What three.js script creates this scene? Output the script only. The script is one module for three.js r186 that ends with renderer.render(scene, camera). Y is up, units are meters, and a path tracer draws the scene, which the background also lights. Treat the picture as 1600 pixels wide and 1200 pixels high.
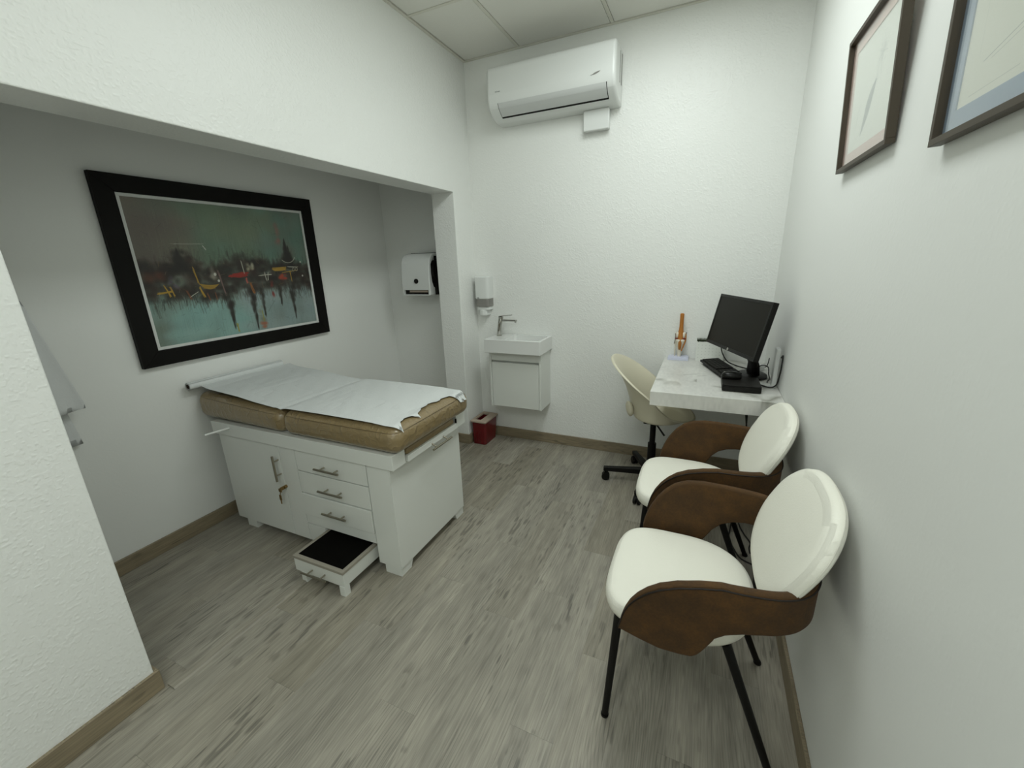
import * as THREE from 'three';
import { RoundedBoxGeometry } from 'three/addons/geometries/RoundedBoxGeometry.js';
import { RectAreaLightUniformsLib } from 'three/addons/lights/RectAreaLightUniformsLib.js';
import { mergeGeometries } from 'three/addons/utils/BufferGeometryUtils.js';
import { Brush, Evaluator, SUBTRACTION } from 'three-bvh-csg';

// ------------------------------------------------------------------ camera, light, exposure
const scene = new THREE.Scene();
scene.background = new THREE.Color(0x000000);
const camera = new THREE.PerspectiveCamera(2 * Math.atan(600 / 652.35) * 180 / Math.PI, 4 / 3, 0.05, 50);
camera.position.set(0, 1.45, 0);
camera.quaternion.setFromRotationMatrix(new THREE.Matrix4().makeBasis(
  new THREE.Vector3(0.91102, -0.03211, -0.41111),
  new THREE.Vector3(-0.08889, 0.95824, -0.27181),
  new THREE.Vector3(0.40267, 0.28417, 0.87012)));
camera.quaternion.normalize();
const renderer = new THREE.WebGLRenderer({ antialias: true });
renderer.toneMapping = THREE.LinearToneMapping;
renderer.toneMappingExposure = 1.0;
renderer.shadowMap.enabled = true;
RectAreaLightUniformsLib.init();
const LIGHT_COLOR = new THREE.Color(0.93, 1.0, 0.975);
const LIGHT_POWER = 7.7;

// depth d is metres in front of the camera (z = -d)
const XL = -1.676, XR = 0.383, XA = -2.541, D = 2.998, C = 2.778, LH = 1.922, ZS = 2.746, ZJ = 0.4925, DF = -1.5;
const XS = XL - 0.185, AC_CEIL = 2.4, AN = -0.25;

const PANELS = [1.75, -0.69];
for (const d of PANELS) {
  const panelLight = new THREE.RectAreaLight(LIGHT_COLOR, LIGHT_POWER, 0.55, 1.16);
  panelLight.position.set(-0.339, C - 0.016, -d); panelLight.lookAt(-0.339, 0, -d); scene.add(panelLight);
}

// ------------------------------------------------------------------ helpers
let seed = 20317;
const rnd = () => { seed = (seed * 1664525 + 1013904223) >>> 0; return seed / 4294967296; };
const rr = (a, b) => a + (b - a) * rnd();
const V = (x, y, d) => new THREE.Vector3(x, y, -d);
const taken = {};
function numbered(n) { if (!(n in taken)) { taken[n] = 0; return n; } taken[n]++; return n + '_' + String(taken[n]).padStart(3, '0'); }
const offs = new WeakMap();
function boxUV(g) {
  if (g.userData.keepUV) return g;
  const p = g.attributes.position; if (!g.attributes.normal) g.computeVertexNormals();
  const n = g.attributes.normal, uv = new Float32Array(p.count * 2);
  for (let i = 0; i < p.count; i++) {
    const ax = Math.abs(n.getX(i)), ay = Math.abs(n.getY(i)), az = Math.abs(n.getZ(i));
    if (ax >= ay && ax >= az) { uv[2 * i] = -p.getZ(i); uv[2 * i + 1] = p.getY(i); }
    else if (ay >= az) { uv[2 * i] = p.getX(i); uv[2 * i + 1] = -p.getZ(i); }
    else { uv[2 * i] = p.getX(i); uv[2 * i + 1] = p.getY(i); }
  }
  g.setAttribute('uv', new THREE.BufferAttribute(uv, 2)); return g;
}
function thing(name, label, category, [x, y, d], group) {
  const o = new THREE.Group(); o.name = numbered(name); o.position.set(x, y, -d); scene.add(o);
  o.userData = { label, category }; if (group) o.userData.group = group;
  offs.set(o, new THREE.Vector3(x, y, -d)); return o;
}
function part(parent, name, geo, mat, label) {
  if (Array.isArray(geo)) geo = merge(geo);
  boxUV(geo);
  const o = offs.get(parent); geo.translate(-o.x, -o.y, -o.z);
  const m = new THREE.Mesh(geo, mat); m.name = name; m.castShadow = m.receiveShadow = true;
  if (label) m.userData.label = label;
  offs.set(m, o); parent.add(m); return m;
}
function struct(name, geo, mat, label, category) {
  if (Array.isArray(geo)) geo = merge(geo);
  boxUV(geo);
  const m = new THREE.Mesh(geo, mat); m.name = numbered(name); m.castShadow = m.receiveShadow = true;
  m.userData = { kind: 'structure', label, category }; offs.set(m, new THREE.Vector3()); scene.add(m); return m;
}
function merge(list) {
  return mergeGeometries(list.map(g => {
    let q = g.index ? g.toNonIndexed() : g.clone();
    if (!q.attributes.normal) q.computeVertexNormals();
    if (!q.attributes.uv) q.setAttribute('uv', new THREE.BufferAttribute(new Float32Array(q.attributes.position.count * 2), 2));
    for (const k of Object.keys(q.attributes)) if (!['position', 'normal', 'uv'].includes(k)) q.deleteAttribute(k);
    q.morphAttributes = {}; return q;
  }));
}
function bx(x0, x1, y0, y1, d0, d1, r = 0.002, seg = 2) {
  const w = x1 - x0, h = y1 - y0, t = d1 - d0;
  const g = r > 0 ? new RoundedBoxGeometry(w, h, t, seg, Math.min(r, w / 2.01, h / 2.01, t / 2.01)) : new THREE.BoxGeometry(w, h, t);
  g.translate((x0 + x1) / 2, (y0 + y1) / 2, -(d0 + d1) / 2); return g;
}
function cyl(a, b, r0, r1 = r0, n = 16) {
  const dir = b.clone().sub(a), L = dir.length();
  const g = new THREE.CylinderGeometry(r1, r0, L, n);
  g.applyQuaternion(new THREE.Quaternion().setFromUnitVectors(new THREE.Vector3(0, 1, 0), dir.normalize()));
  g.translate((a.x + b.x) / 2, (a.y + b.y) / 2, (a.z + b.z) / 2); return g;
}
function tube(pts, r, n = 60, k = 8, closed = false) { return new THREE.TubeGeometry(new THREE.CatmullRomCurve3(pts, closed, 'centripetal'), n, r, k, closed); }
function shp(pts) { const s = new THREE.Shape(); pts.forEach((p, i) => i ? s.lineTo(p[0], p[1]) : s.moveTo(p[0], p[1])); s.closePath(); return s; }
function ext(s, len, b = 0, seg = 2) {
  const g = new THREE.ExtrudeGeometry(s, b > 0 ? { depth: len - 2 * b, bevelEnabled: true, bevelSize: b, bevelThickness: b, bevelOffset: -b, bevelSegments: seg, curveSegments: 24 } : { depth: len, bevelEnabled: false, curveSegments: 24 });
  if (b > 0) g.translate(0, 0, b); return g;
}
const extX = (s, x0, x1, b, seg) => { const g = ext(s, x1 - x0, b, seg); g.rotateY(Math.PI / 2); g.translate(x0, 0, 0); return g; };   // shape (d,y)
const extY = (s, y0, y1, b, seg) => { const g = ext(s, y1 - y0, b, seg); g.rotateX(-Math.PI / 2); g.translate(0, y0, 0); return g; };  // shape (x,d)
const extZ = (s, d0, d1, b, seg) => { const g = ext(s, d1 - d0, b, seg); g.translate(0, 0, -d1); return g; };                        // shape (x,y)
function loft(rings, { wrap = true, cap0 = true, cap1 = true } = {}) {
  const n = rings[0].length, pos = [], idx = [];
  rings.forEach(r => r.forEach(p => pos.push(p.x, p.y, p.z)));
  const m = wrap ? n : n - 1;
  for (let i = 0; i < rings.length - 1; i++) for (let j = 0; j < m; j++) {
    const a = i * n + j, b = i * n + (j + 1) % n, c = a + n, e = b + n; idx.push(a, b, c, b, e, c);
  }
  const cap = (ri, flip) => {
    const c = new THREE.Vector3(); rings[ri].forEach(p => c.add(p)); c.multiplyScalar(1 / n); const k = pos.length / 3; pos.push(c.x, c.y, c.z);
    for (let j = 0; j < n; j++) { const a = ri * n + j, b = ri * n + (j + 1) % n; flip ? idx.push(k, b, a) : idx.push(k, a, b); }
  };
  if (cap0) cap(0, true); if (cap1) cap(rings.length - 1, false);
  const g = new THREE.BufferGeometry(); g.setAttribute('position', new THREE.Float32BufferAttribute(pos, 3)); g.setIndex(idx); g.computeVertexNormals(); return g;
}
const lerpT = (tab, x) => { if (x <= tab[0][0]) return tab[0][1]; for (let i = 1; i < tab.length; i++) if (x <= tab[i][0]) { const [a, b] = tab[i - 1], [c, e] = tab[i]; let t = (x - a) / (c - a); return b + (e - b) * t; } return tab[tab.length - 1][1]; };
const sm = (a, b, x) => { const t = Math.min(1, Math.max(0, (x - a) / (b - a))); return t * t * (3 - 2 * t); };
const spow = (v, e) => Math.sign(v) * Math.pow(Math.abs(v), e);

// ------------------------------------------------------------------ noise and textures
function makeNoise(s) {
  const tb = new Float32Array(65536); let k = s >>> 0; for (let i = 0; i < 65536; i++) { k = (k * 1664525 + 1013904223) >>> 0; tb[i] = k / 4294967296; }
  return (x, y, px, py) => {
    const xi = Math.floor(x), yi = Math.floor(y), fx = x - xi, fy = y - yi, u = fx * fx * (3 - 2 * fx), v = fy * fy * (3 - 2 * fy);
    const w = (a, b) => tb[((((a % px) + px) % px) * 251 + (((b % py) + py) % py) * 4099) & 65535];
    const a = w(xi, yi), b = w(xi + 1, yi), c = w(xi, yi + 1), e = w(xi + 1, yi + 1);
    return (a + (b - a) * u) * (1 - v) + (c + (e - c) * u) * v;
  };
}
function dataTex(w, h, fn, srgb, sx, sy) {
  const a = new Uint8Array(w * h * 4), o = [0, 0, 0];
  for (let y = 0; y < h; y++) for (let x = 0; x < w; x++) {
    fn(x / w, y / h, o); const i = (y * w + x) * 4;
    a[i] = Math.max(0, Math.min(255, o[0])); a[i + 1] = Math.max(0, Math.min(255, o[1])); a[i + 2] = Math.max(0, Math.min(255, o[2])); a[i + 3] = 255;
  }
  const t = new THREE.DataTexture(a, w, h); t.wrapS = t.wrapT = THREE.RepeatWrapping; t.magFilter = THREE.LinearFilter; t.minFilter = THREE.LinearMipmapLinearFilter; t.generateMipmaps = true;
  if (srgb) t.colorSpace = THREE.SRGBColorSpace; t.repeat.set(1 / sx, 1 / sy); t.needsUpdate = true; return t;
}
const N1 = makeNoise(11), N2 = makeNoise(77), N3 = makeNoise(345);
// plaster paint: orange-peel relief
const wallBump = dataTex(1024, 1024, (u, v, o) => {
  const a = N1(u * 150, v * 150, 150, 150), b = N2(u * 300, v * 300, 300, 300), c = N3(u * 70, v * 70, 70, 70), q = N2(u * 11, v * 11, 11, 11);
  const k = (sm(0.45, 0.9, a) * 0.6 + b * 0.22 + c * 0.45) * (0.55 + 0.6 * q); o[0] = o[1] = o[2] = k * 200;
}, false, 1.1, 1.1);
// grey-brown vinyl plank
function woodTex(tint, s0, along) {
  const A = makeNoise(s0), B = makeNoise(s0 + 5), E = makeNoise(s0 + 9);
  return dataTex(along ? 1024 : 2048, along ? 1024 : 1536, (uu, vv, o) => {
    const u = along ? vv : uu, v = along ? uu : vv;
    const wob = A(u * 6, v * 4, 6, 4) * 0.6 + B(u * 15, v * 8, 15, 8) * 0.2;
    const ring = Math.abs(((u * 95 + wob * 16) % 1 + 1) % 1 - 0.5) * 2;
    const mask = sm(0.5, 0.78, E(u * 7, v * 4, 7, 4));
    const streak = A(u * 120, v * 8, 120, 8) * 0.45 + B(u * 260, v * 20, 260, 20) * 0.55;
    const broad = E(u * 18, v * 3, 18, 3), big = A(u * 5, v * 2, 5, 2);
    const pore = sm(0.70, 0.92, B(u * 340, v * 34, 340, 34));
    const patch = sm(0.42, 0.75, B(u * 9, v * 8, 9, 8)), mid = E(u * 34, v * 18, 34, 18), fine = B(u * 80, v * 60, 80, 60);
    const dash = sm(0.64, 0.86, A(u * 115, v * 44, 115, 44)), knot = sm(0.95, 0.99, E(u * 22, v * 30, 22, 30)), hair = B(u * 420, v * 50, 420, 50);
    const k = 0.885 + 0.06 * (broad - 0.5) + 0.07 * (big - 0.5) + 0.10 * (mid - 0.5) + 0.05 * (fine - 0.5) + 0.08 * (streak - 0.5) + 0.10 * (hair - 0.5) - 0.05 * pore - (0.03 + 0.13 * patch) * dash - (0.3 + 0.7 * mask) * 0.11 * sm(0.55, 1, ring) - 0.1 * knot;
    o[0] = tint[0] * k; o[1] = tint[1] * k; o[2] = tint[2] * k;
  }, true, along ? 2.6 : 0.95, along ? 0.95 : 2.6);
}
const floorTex = woodTex([176, 170, 156], 501), boardTex = woodTex([158, 144, 118], 911, true);
const suedeTex = dataTex(512, 512, (u, v, o) => {
  const a = N1(u * 9, v * 9, 9, 9), b = N2(u * 26, v * 26, 26, 26), c = N3(u * 160, v * 160, 160, 160);
  const k = 0.72 + 0.3 * (a * 0.5 + b * 0.5) + 0.16 * (c - 0.5); o[0] = 84 * k; o[1] = 56 * k; o[2] = 20 * k;
}, true, 0.6, 0.6);
const leatherBump = dataTex(512, 512, (u, v, o) => { const a = N1(u * 150, v * 150, 150, 150), b = N2(u * 12, v * 12, 12, 12); o[0] = o[1] = o[2] = (a * 0.5 + b * 0.5) * 255; }, false, 0.4, 0.4);
const vinylBump = dataTex(512, 512, (u, v, o) => {
  const w = N2(u * 5, v * 5, 5, 5) * 2, a = Math.abs(N1(u * 14 + w, v * 10, 14, 10) - 0.5) * 2, b = Math.abs(N3(u * 26, v * 30 + w, 26, 30) - 0.5) * 2;
  o[0] = o[1] = o[2] = 255 * (0.65 * Math.pow(1 - a, 3) + 0.35 * Math.pow(1 - b, 4));
}, false, 0.5, 0.5);
const paperBump = dataTex(512, 512, (u, v, o) => {
  const a = Math.abs(N1(u * 8, v * 5, 8, 5) - 0.5) * 2, b = N2(u * 20, v * 14, 20, 14), c = N3(u * 90, v * 90, 90, 90);
  o[0] = o[1] = o[2] = 255 * (0.5 * Math.pow(1 - a, 2) + 0.35 * b + 0.15 * c);
}, false, 0.5, 0.5);
const marbleTex = dataTex(512, 512, (u, v, o) => {
  const w = N1(u * 4, v * 4, 4, 4) * 3, a = Math.abs(N2(u * 6 + w, v * 9 + w, 400, 400) - 0.5) * 2;
  const vein = Math.pow(1 - a, 7) * sm(0.45, 0.75, N3(u * 6, v * 6, 6, 6)), cloud = N3(u * 10, v * 5, 10, 5), f = N1(u * 70, v * 24, 70, 24);
  const k = 0.93 + 0.09 * (cloud - 0.5) + 0.05 * (f - 0.5) - 0.3 * vein; o[0] = 232 * k; o[1] = 231 * k; o[2] = 225 * (k - 0.03 * vein);
}, true, 0.7, 0.7);
const tileBump = dataTex(512, 512, (u, v, o) => { const a = N1(u * 140, v * 140, 140, 140), b = N2(u * 60, v * 60, 60, 60); o[0] = o[1] = o[2] = 255 * (a * 0.6 + b * 0.4); }, false, 0.5, 0.5);

const M = (c, rough, extra = {}) => new THREE.MeshPhysicalMaterial({ color: c, roughness: rough, metalness: 0, ...extra });
const mat = {
  wall: M(0xf0f1ed, 0.4, { bumpMap: wallBump, bumpScale: 0.0013 }),
  wallSmooth: M(0xf0f1ed, 0.5, { bumpMap: wallBump, bumpScale: 0.00025 }),
  ceil: M(0xe9e8e0, 0.95, { bumpMap: tileBump, bumpScale: 0.0004 }),
  grid: M(0xdedcd0, 0.6), plenum: M(0x4a4738, 0.95),
  floor: M(0xffffff, 0.44, { map: floorTex, bumpMap: floorTex, bumpScale: 0.0004 }),
  floor2: M(0xfdfcfa, 0.44, { map: floorTex, bumpMap: floorTex, bumpScale: 0.0004 }),
  floor3: M(0xf8f6f1, 0.44, { map: floorTex, bumpMap: floorTex, bumpScale: 0.0004 }),
  slab: M(0x3a372e, 0.9),
  board: M(0xffffff, 0.5, { map: boardTex, bumpMap: boardTex, bumpScale: 0.0003 }),
  lacquer: M(0xe4e6e0, 0.3, { clearcoat: 0.3, clearcoatRoughness: 0.25 }),
  gap: M(0x4d4c44, 0.9),
  vinyl: M(0x8a7753, 0.4, { bumpMap: vinylBump, bumpScale: 0.004, clearcoat: 0.8, clearcoatRoughness: 0.16 }),
  seam: M(0x6e5d40, 0.5), vinylFlat: M(0x8a7753, 0.38, { clearcoat: 0.4, clearcoatRoughness: 0.25 }),
  paper: M(0xd9dcda, 0.75, { bumpMap: paperBump, bumpScale: 0.003 }),
  core: M(0x4b3f33, 0.9),
  steel: M(0xa59f90, 0.32, { metalness: 1 }), chrome: M(0xb9b8b2, 0.12, { metalness: 1 }), brass: M(0x9a8156, 0.35, { metalness: 1 }),
  rubber: M(0x070604, 0.95, { specularIntensity: 0.2 }), blackMetal: M(0x080705, 0.5, { specularIntensity: 0.5 }), blackPlastic: M(0x0d0b07, 0.5, { specularIntensity: 0.5 }), blackGloss: M(0x0b0a07, 0.3, { specularIntensity: 0.5 }), screen: M(0x14120b, 0.4, { specularIntensity: 0.35 }), dark: M(0x100e09, 0.6, { specularIntensity: 0.5 }),
  stepEdge: M(0x9d978a, 0.45), white: M(0xe6e7e3, 0.35), whitePlastic: M(0xe2e4e1, 0.32, { clearcoat: 0.25, clearcoatRoughness: 0.2 }),
  ceramic: M(0xeaebe8, 0.12, { clearcoat: 0.6, clearcoatRoughness: 0.05 }), greyPlastic: M(0x86847f, 0.4), louver: M(0xcfd1cf, 0.4),
  frameDark: M(0x0b0906, 0.55, { specularIntensity: 0.35 }), silver: M(0xd4d6d2, 0.35), frameBronze: M(0x43392a, 0.5), mat1: M(0xc9b0a5, 0.9), mat2: M(0x8497aa, 0.9),
  glass: M(0xffffff, 0.03, { transmission: 1, thickness: 0, ior: 1.45 }),
  leather: M(0xf2f0e3, 0.5, { bumpMap: leatherBump, bumpScale: 0.0005 }), suede: M(0xffffff, 0.85, { map: suedeTex, sheen: 0.35, sheenColor: new THREE.Color(0x6b4a2a), sheenRoughness: 0.6 }), piping: M(0x1c120a, 0.7),
  cream: M(0xdcd6bf, 0.42), red: M(0x680a11, 0.3, { clearcoat: 0.3 }), redIn: M(0x4a060b, 0.6), lid: M(0xb7a695, 0.45), marble: M(0xffffff, 0.34, { map: marbleTex }),
  bone: M(0xb4732c, 0.45), boneLight: M(0xe6dfcf, 0.45), ligament: M(0xd9d3c4, 0.5), menisc: M(0x7a1f18, 0.5), modelBase: M(0xd5d8ea, 0.35), fibula: M(0x8e8377, 0.6),
  coat: M(0xd8dad9, 0.85, { bumpMap: paperBump, bumpScale: 0.002 }), cable: M(0x11100c, 0.5), green: M(0x2a361c, 0.5),
};

// ------------------------------------------------------------------ setting
{ // floor: sub-floor slab with a plank each
  const fl = struct('floor', [bx(XA - 0.2, XR + 0.2, -0.15, -0.0045, DF - 0.2, D + 0.2, 0)], mat.slab, 'grey brown wood-look vinyl plank floor', 'floor');
  const W = 0.1495, L = 0.92, mats = [mat.floor, mat.floor2, mat.floor3];
  for (let k = -13; k < 9; k++) {
    const xa = -0.756 + k * W, xb = xa + W, x0 = Math.max(xa, XA), x1 = Math.min(xb, XR); if (x1 - x0 < 0.01) continue;
    const off = k === 0 ? 1.262 : ((k * 0.37 + 40) % 1) * L + 0.2;
    for (let j = -4; j < 5; j++) {
      const da = off + j * L, d0 = Math.max(da, x1 < XL + 0.02 ? AN : DF), d1 = Math.min(da + L, D); if (d1 - d0 < 0.02) continue;
      const g = bx(x0 + 0.00018, x1 - 0.00018, -0.0045, 0, d0 + 0.00018, d1 - 0.00018, 0), p = g.attributes.position, uv = g.attributes.uv, ou = rr(0, 3), ov = rr(0, 3);
      for (let i = 0; i < p.count; i++) uv.setXY(i, p.getX(i) + ou, -p.getZ(i) + ov);
      g.userData.keepUV = true; part(fl, 'plank', g, mats[Math.floor(rnd() * 3)]);
    }
  }
}
struct('trim_1', [extZ(shp([[-1.668, 0.0002], [-1.662, 0.006], [-1.628, 0.006], [-1.622, 0.0002]]), ZJ + 0.02, 2.735, 0)], mat.floor2, 'flat wood-look strip over the floor joint at the alcove', 'floor trim');
{ // left wall with the alcove opening
  const s = shp([[DF - 0.15, -0.1], [D + 0.15, -0.1], [D + 0.15, C + 0.12], [DF - 0.15, C + 0.12]]);
  const h = new THREE.Path(); h.moveTo(ZJ, -0.2); h.lineTo(ZJ, LH); h.lineTo(ZS, LH); h.lineTo(ZS, -0.2); h.closePath();
  const s2 = shp([[DF - 0.15, -0.1], [ZJ, -0.1], [ZJ, LH], [ZS, LH], [ZS, -0.1], [D + 0.15, -0.1], [D + 0.15, C + 0.12], [DF - 0.15, C + 0.12]]);
  struct('wall_left', extX(s2, XS, XL, 0.004, 2), mat.wall, 'white textured left wall with wide opening into the alcove', 'wall');
}
struct('wall_back', bx(XA - 0.2, XR + 0.2, -0.1, C + 0.12, D, D + 0.15, 0), mat.wall, 'white textured back wall behind sink and desk', 'wall');
struct('wall_right', bx(XR, XR + 0.15, -0.1, C + 0.12, DF, D, 0), mat.wallSmooth, 'smooth white right wall beside the armchairs', 'wall');
struct('wall_alcove', bx(XA - 0.15, XA, -0.1, AC_CEIL + 0.1, AN - 0.1, D, 0), mat.wallSmooth, 'white alcove wall behind the exam table', 'wall');
struct('wall_alcove_near', bx(XA, XS, -0.1, AC_CEIL + 0.1, AN - 0.15, AN, 0), mat.wallSmooth, 'white end wall of the alcove behind the left pier', 'wall');
struct('wall_front', bx(XA - 0.15, XR + 0.15, -0.1, C + 0.12, DF - 0.15, DF, 0), mat.wall, 'white wall behind the camera', 'wall');
struct('ceiling_alcove', bx(XA - 0.1, XS, AC_CEIL, AC_CEIL + 0.1, AN - 0.1, D, 0), mat.wallSmooth, 'white plaster ceiling of the alcove', 'ceiling');
{ // suspended ceiling
  const ce = struct('ceiling', bx(XS, XR + 0.1, C + 0.02, C + 0.12, DF - 0.1, D + 0.1, 0), mat.plenum, 'off-white suspended ceiling of square tiles', 'ceiling');
  const xs = [XL, -1.254, -0.644, -0.034, XR], ds = [DF, -1.3, -0.08, 1.14, 2.36, D], nl = 4, b = 0.012;
  for (let i = 0; i < xs.length - 1; i++) for (let j = 0; j < ds.length - 1; j++) {
    if (i === 2 && (j === 3 || j === 1)) continue;
    const e0 = i === 0 ? 0.004 : 0.0005, e1 = i === 3 ? 0.004 : 0.0005, f0 = j === 0 ? 0.004 : 0.0005, f1 = j === nl ? 0.004 : 0.0005;
    part(ce, 'ceiling_tile', bx(xs[i] + e0 + (i ? b : 0.02), xs[i + 1] - e1 - (i < 3 ? b : 0.02), C + 0.002, C + 0.018, ds[j] + f0 + (j ? b : 0.02), ds[j + 1] - f1 - (j < nl ? b : 0.02), 0.0015, 1), mat.ceil);
  }
  for (const x of xs.slice(1, -1)) part(ce, 'tee_bar', bx(x - b + 0.002, x + b - 0.002, C, C + 0.019, DF, D - 0.02, 0.001, 1), mat.grid);
  for (const d of ds.slice(1, -1)) for (let i = 0; i < xs.length - 1; i++) part(ce, 'tee_bar', bx(xs[i] + 0.018, xs[i + 1] - 0.013, C, C + 0.019, d - b + 0.002, d + b - 0.002, 0.001, 1), mat.grid);
  part(ce, 'wall_angle', bx(XL, XL + 0.018, C - 0.003, C + 0.019, DF, D, 0.001, 1), mat.grid);
  part(ce, 'wall_angle', bx(XR - 0.018, XR, C - 0.003, C + 0.019, DF, D, 0.001, 1), mat.grid);
  part(ce, 'wall_angle', bx(XL + 0.018, XR - 0.018, C - 0.003, C + 0.019, D - 0.018, D, 0.001, 1), mat.grid);
}
{ // baseboards
  const BH = 0.083, t = 0.012;
  const top = (x0, x1, d0, d1) => bx(x0, x1, 0, BH, d0, d1, 0.003, 2);
  struct('baseboard_back', top(XL, XR, D - t, D), mat.board, 'wood-look baseboard along the back wall', 'baseboard');
  struct('baseboard_right', top(XR - t, XR, DF, D - t), mat.board, 'wood-look baseboard along the right wall', 'baseboard');
  struct('baseboard_left', [top(XL, XL + t, DF, ZJ + t), top(XS, XL, ZJ, ZJ + t)], mat.board, 'wood-look baseboard on the left wall pier', 'baseboard');
  struct('baseboard_stub', [top(XL, XL + t, ZS - t, D - t), top(XS, XL, ZS - t, ZS)], mat.board, 'short wood-look baseboard around the wall stub by the red bin', 'baseboard');
  struct('baseboard_alcove', [top(XA, XA + t, AN, D), top(XA + t, XS, D - t, D)], mat.board, 'wood-look baseboard along the alcove wall', 'baseboard');
}
PANELS.forEach((d, k) => { // the lamps of the room
  const o = thing('ceiling_light', k ? 'long white light panel in the ceiling above the camera' : 'long white light panel in the ceiling above the exam table and armchairs', 'light', [-0.339, C, d], 'ceiling light panels');
  const e = 0.293, f = 0.28, g = 0.598, h = 0.585, y0 = C - 0.006, y1 = C + 0.015, x = -0.339;
  part(o, 'frame', [bx(x - e, x + e, y0, y1, d - g, d - h, 0.001), bx(x - e, x + e, y0, y1, d + h, d + g, 0.001), bx(x - e, x - f, y0, y1, d - h, d + h, 0.001), bx(x + f, x + e, y0, y1, d - h, d + h, 0.001)], mat.white);
  part(o, 'diffuser', bx(x - f, x + f, C - 0.002, C + 0.01, d - h, d + h, 0), new THREE.MeshStandardMaterial({ color: 0xffffff, emissive: LIGHT_COLOR, emissiveIntensity: 1.6, roughness: 0.8 }));
});

// ------------------------------------------------------------------ exam table
function barHandle(parent, a, b, out, r = 0.0055, inset = 0.22, name = 'handle') {
  const dir = b.clone().sub(a), p = a.clone().addScaledVector(dir, inset), q = a.clone().addScaledVector(dir, 1 - inset);
  return part(parent, name, [cyl(a, b, r, r, 14), cyl(p, p.clone().add(out), r * 0.75, r * 0.75, 10), cyl(q, q.clone().add(out), r * 0.75, r * 0.75, 10)], mat.steel, 'brushed metal bar handle');
}
{
  const o = thing('exam_table', 'white wooden medical exam table with tan padded top and drawers', 'exam table', [-1.81, 0, 1.58]);
  const F0 = 1.283, F1 = 1.298;
  part(o, 'body', [bx(-2.41, -1.81, 0.045, 0.58, F1, 1.862, 0.002), bx(-1.812, -1.345, 0.15, 0.58, F1, 1.862, 0), bx(-1.812, -1.71, 0.045, 0.15, F1, 1.862, 0), bx(-1.812, -1.345, 0.045, 0.15, 1.6, 1.862, 0), bx(-1.345, -1.212, 0.045, 0.58, F1, 1.862, 0.001)], mat.lacquer);
  part(o, 'end_panel', bx(-1.212, -1.208, 0.045, 0.58, F0, 1.864, 0.0015), mat.lacquer);
  part(o, 'stile', bx(-2.41, -2.331, 0.046, 0.577, F0, F1, 0.0012), mat.lacquer);
  part(o, 'stile', bx(-1.9295, -1.815, 0.046, 0.577, F0, F1, 0.0012), mat.lacquer);
  part(o, 'stile', bx(-1.3425, -1.2125, 0.046, 0.577, F0, F1, 0.0012), mat.lacquer);
  part(o, 'rail', bx(-1.8125, -1.3455, 0.152, 0.2055, F0, F1, 0.0012), mat.lacquer);
  part(o, 'filler_panel', bx(-1.812, -1.69, 0.046, 0.148, F0, F1, 0.0012), mat.lacquer);
  const door = part(o, 'door', bx(-2.3295, -1.9325, 0.047, 0.5755, F0 - 0.001, F1, 0.0015), mat.lacquer);
  barHandle(door, V(-1.946, 0.383, 1.252), V(-1.947, 0.526, 1.252), V(0, 0, 0.031).multiplyScalar(1), 0.006);
  part(door, 'lock', cyl(V(-1.925, 0.345, 1.283), V(-1.925, 0.345, 1.268), 0.009, 0.009, 20), mat.brass, 'small brass lock');
  part(door, 'key', [bx(-1.929, -1.921, 0.336, 0.354, 1.245, 1.268, 0.001), bx(-1.951, -1.929, 0.322, 0.340, 1.252, 1.256, 0.001), cyl(V(-1.94, 0.325, 1.254), V(-1.948, 0.30, 1.254), 0.002, 0.002, 8), bx(-1.957, -1.941, 0.272, 0.302, 1.252, 1.256, 0.0015), bx(-1.953, -1.946, 0.25, 0.272, 1.252, 1.256, 0.001)], mat.brass, 'pair of keys hanging in the lock');
  [[0.4625, 0.5745, 0.511], [0.337, 0.4575, 0.39], [0.209, 0.332, 0.263]].forEach(([y0, y1, hy], i) => {
    const dr = part(o, 'drawer', bx(-1.8105, -1.347, y0, y1, F0 - (i === 2 ? 0.006 : 0.001), F1, 0.002), mat.lacquer);
    barHandle(dr, V(-1.652, hy, 1.25), V(-1.494, hy, 1.25), V(0, 0, 0.033));
  });
  const foot = (x0, x1, near) => extX(shp(near ? [[F0 + 0.003, 0], [F0 + 0.075, 0], [F0 + 0.095, 0.046], [F0 + 0.003, 0.046]] : [[1.86, 0], [1.79, 0], [1.77, 0.046], [1.86, 0.046]]), x0, x1, 0);
  part(o, 'foot', foot(-1.31, -1.213, true), mat.lacquer); part(o, 'foot', foot(-1.31, -1.213, false), mat.lacquer);
  part(o, 'foot', foot(-2.34, -2.26, true), mat.lacquer); part(o, 'foot', foot(-2.34, -2.26, false), mat.lacquer);
  part(o, 'apron', [bx(-2.44, -1.175, 0.579, 0.65, 1.272, 1.36, 0.002), bx(-2.44, -1.175, 0.579, 0.65, 1.80, 1.888, 0.002), bx(-2.44, -2.35, 0.579, 0.65, 1.36, 1.80, 0.001), bx(-2.35, -1.30, 0.612, 0.648, 1.36, 1.80, 0)], mat.lacquer);
  // two pads under clear plastic
  const padGeo = (x0, x1, y0, y1, d0, d1, r, f) => {
    const g = new RoundedBoxGeometry(x1 - x0, y1 - y0, d1 - d0, 8, r); g.translate((x0 + x1) / 2, (y0 + y1) / 2, -(d0 + d1) / 2);
    const p = g.attributes.position; for (let i = 0; i < p.count; i++) p.setY(i, p.getY(i) + f(p.getX(i), p.getY(i), -p.getZ(i))); g.computeVertexNormals(); return g;
  };
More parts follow.
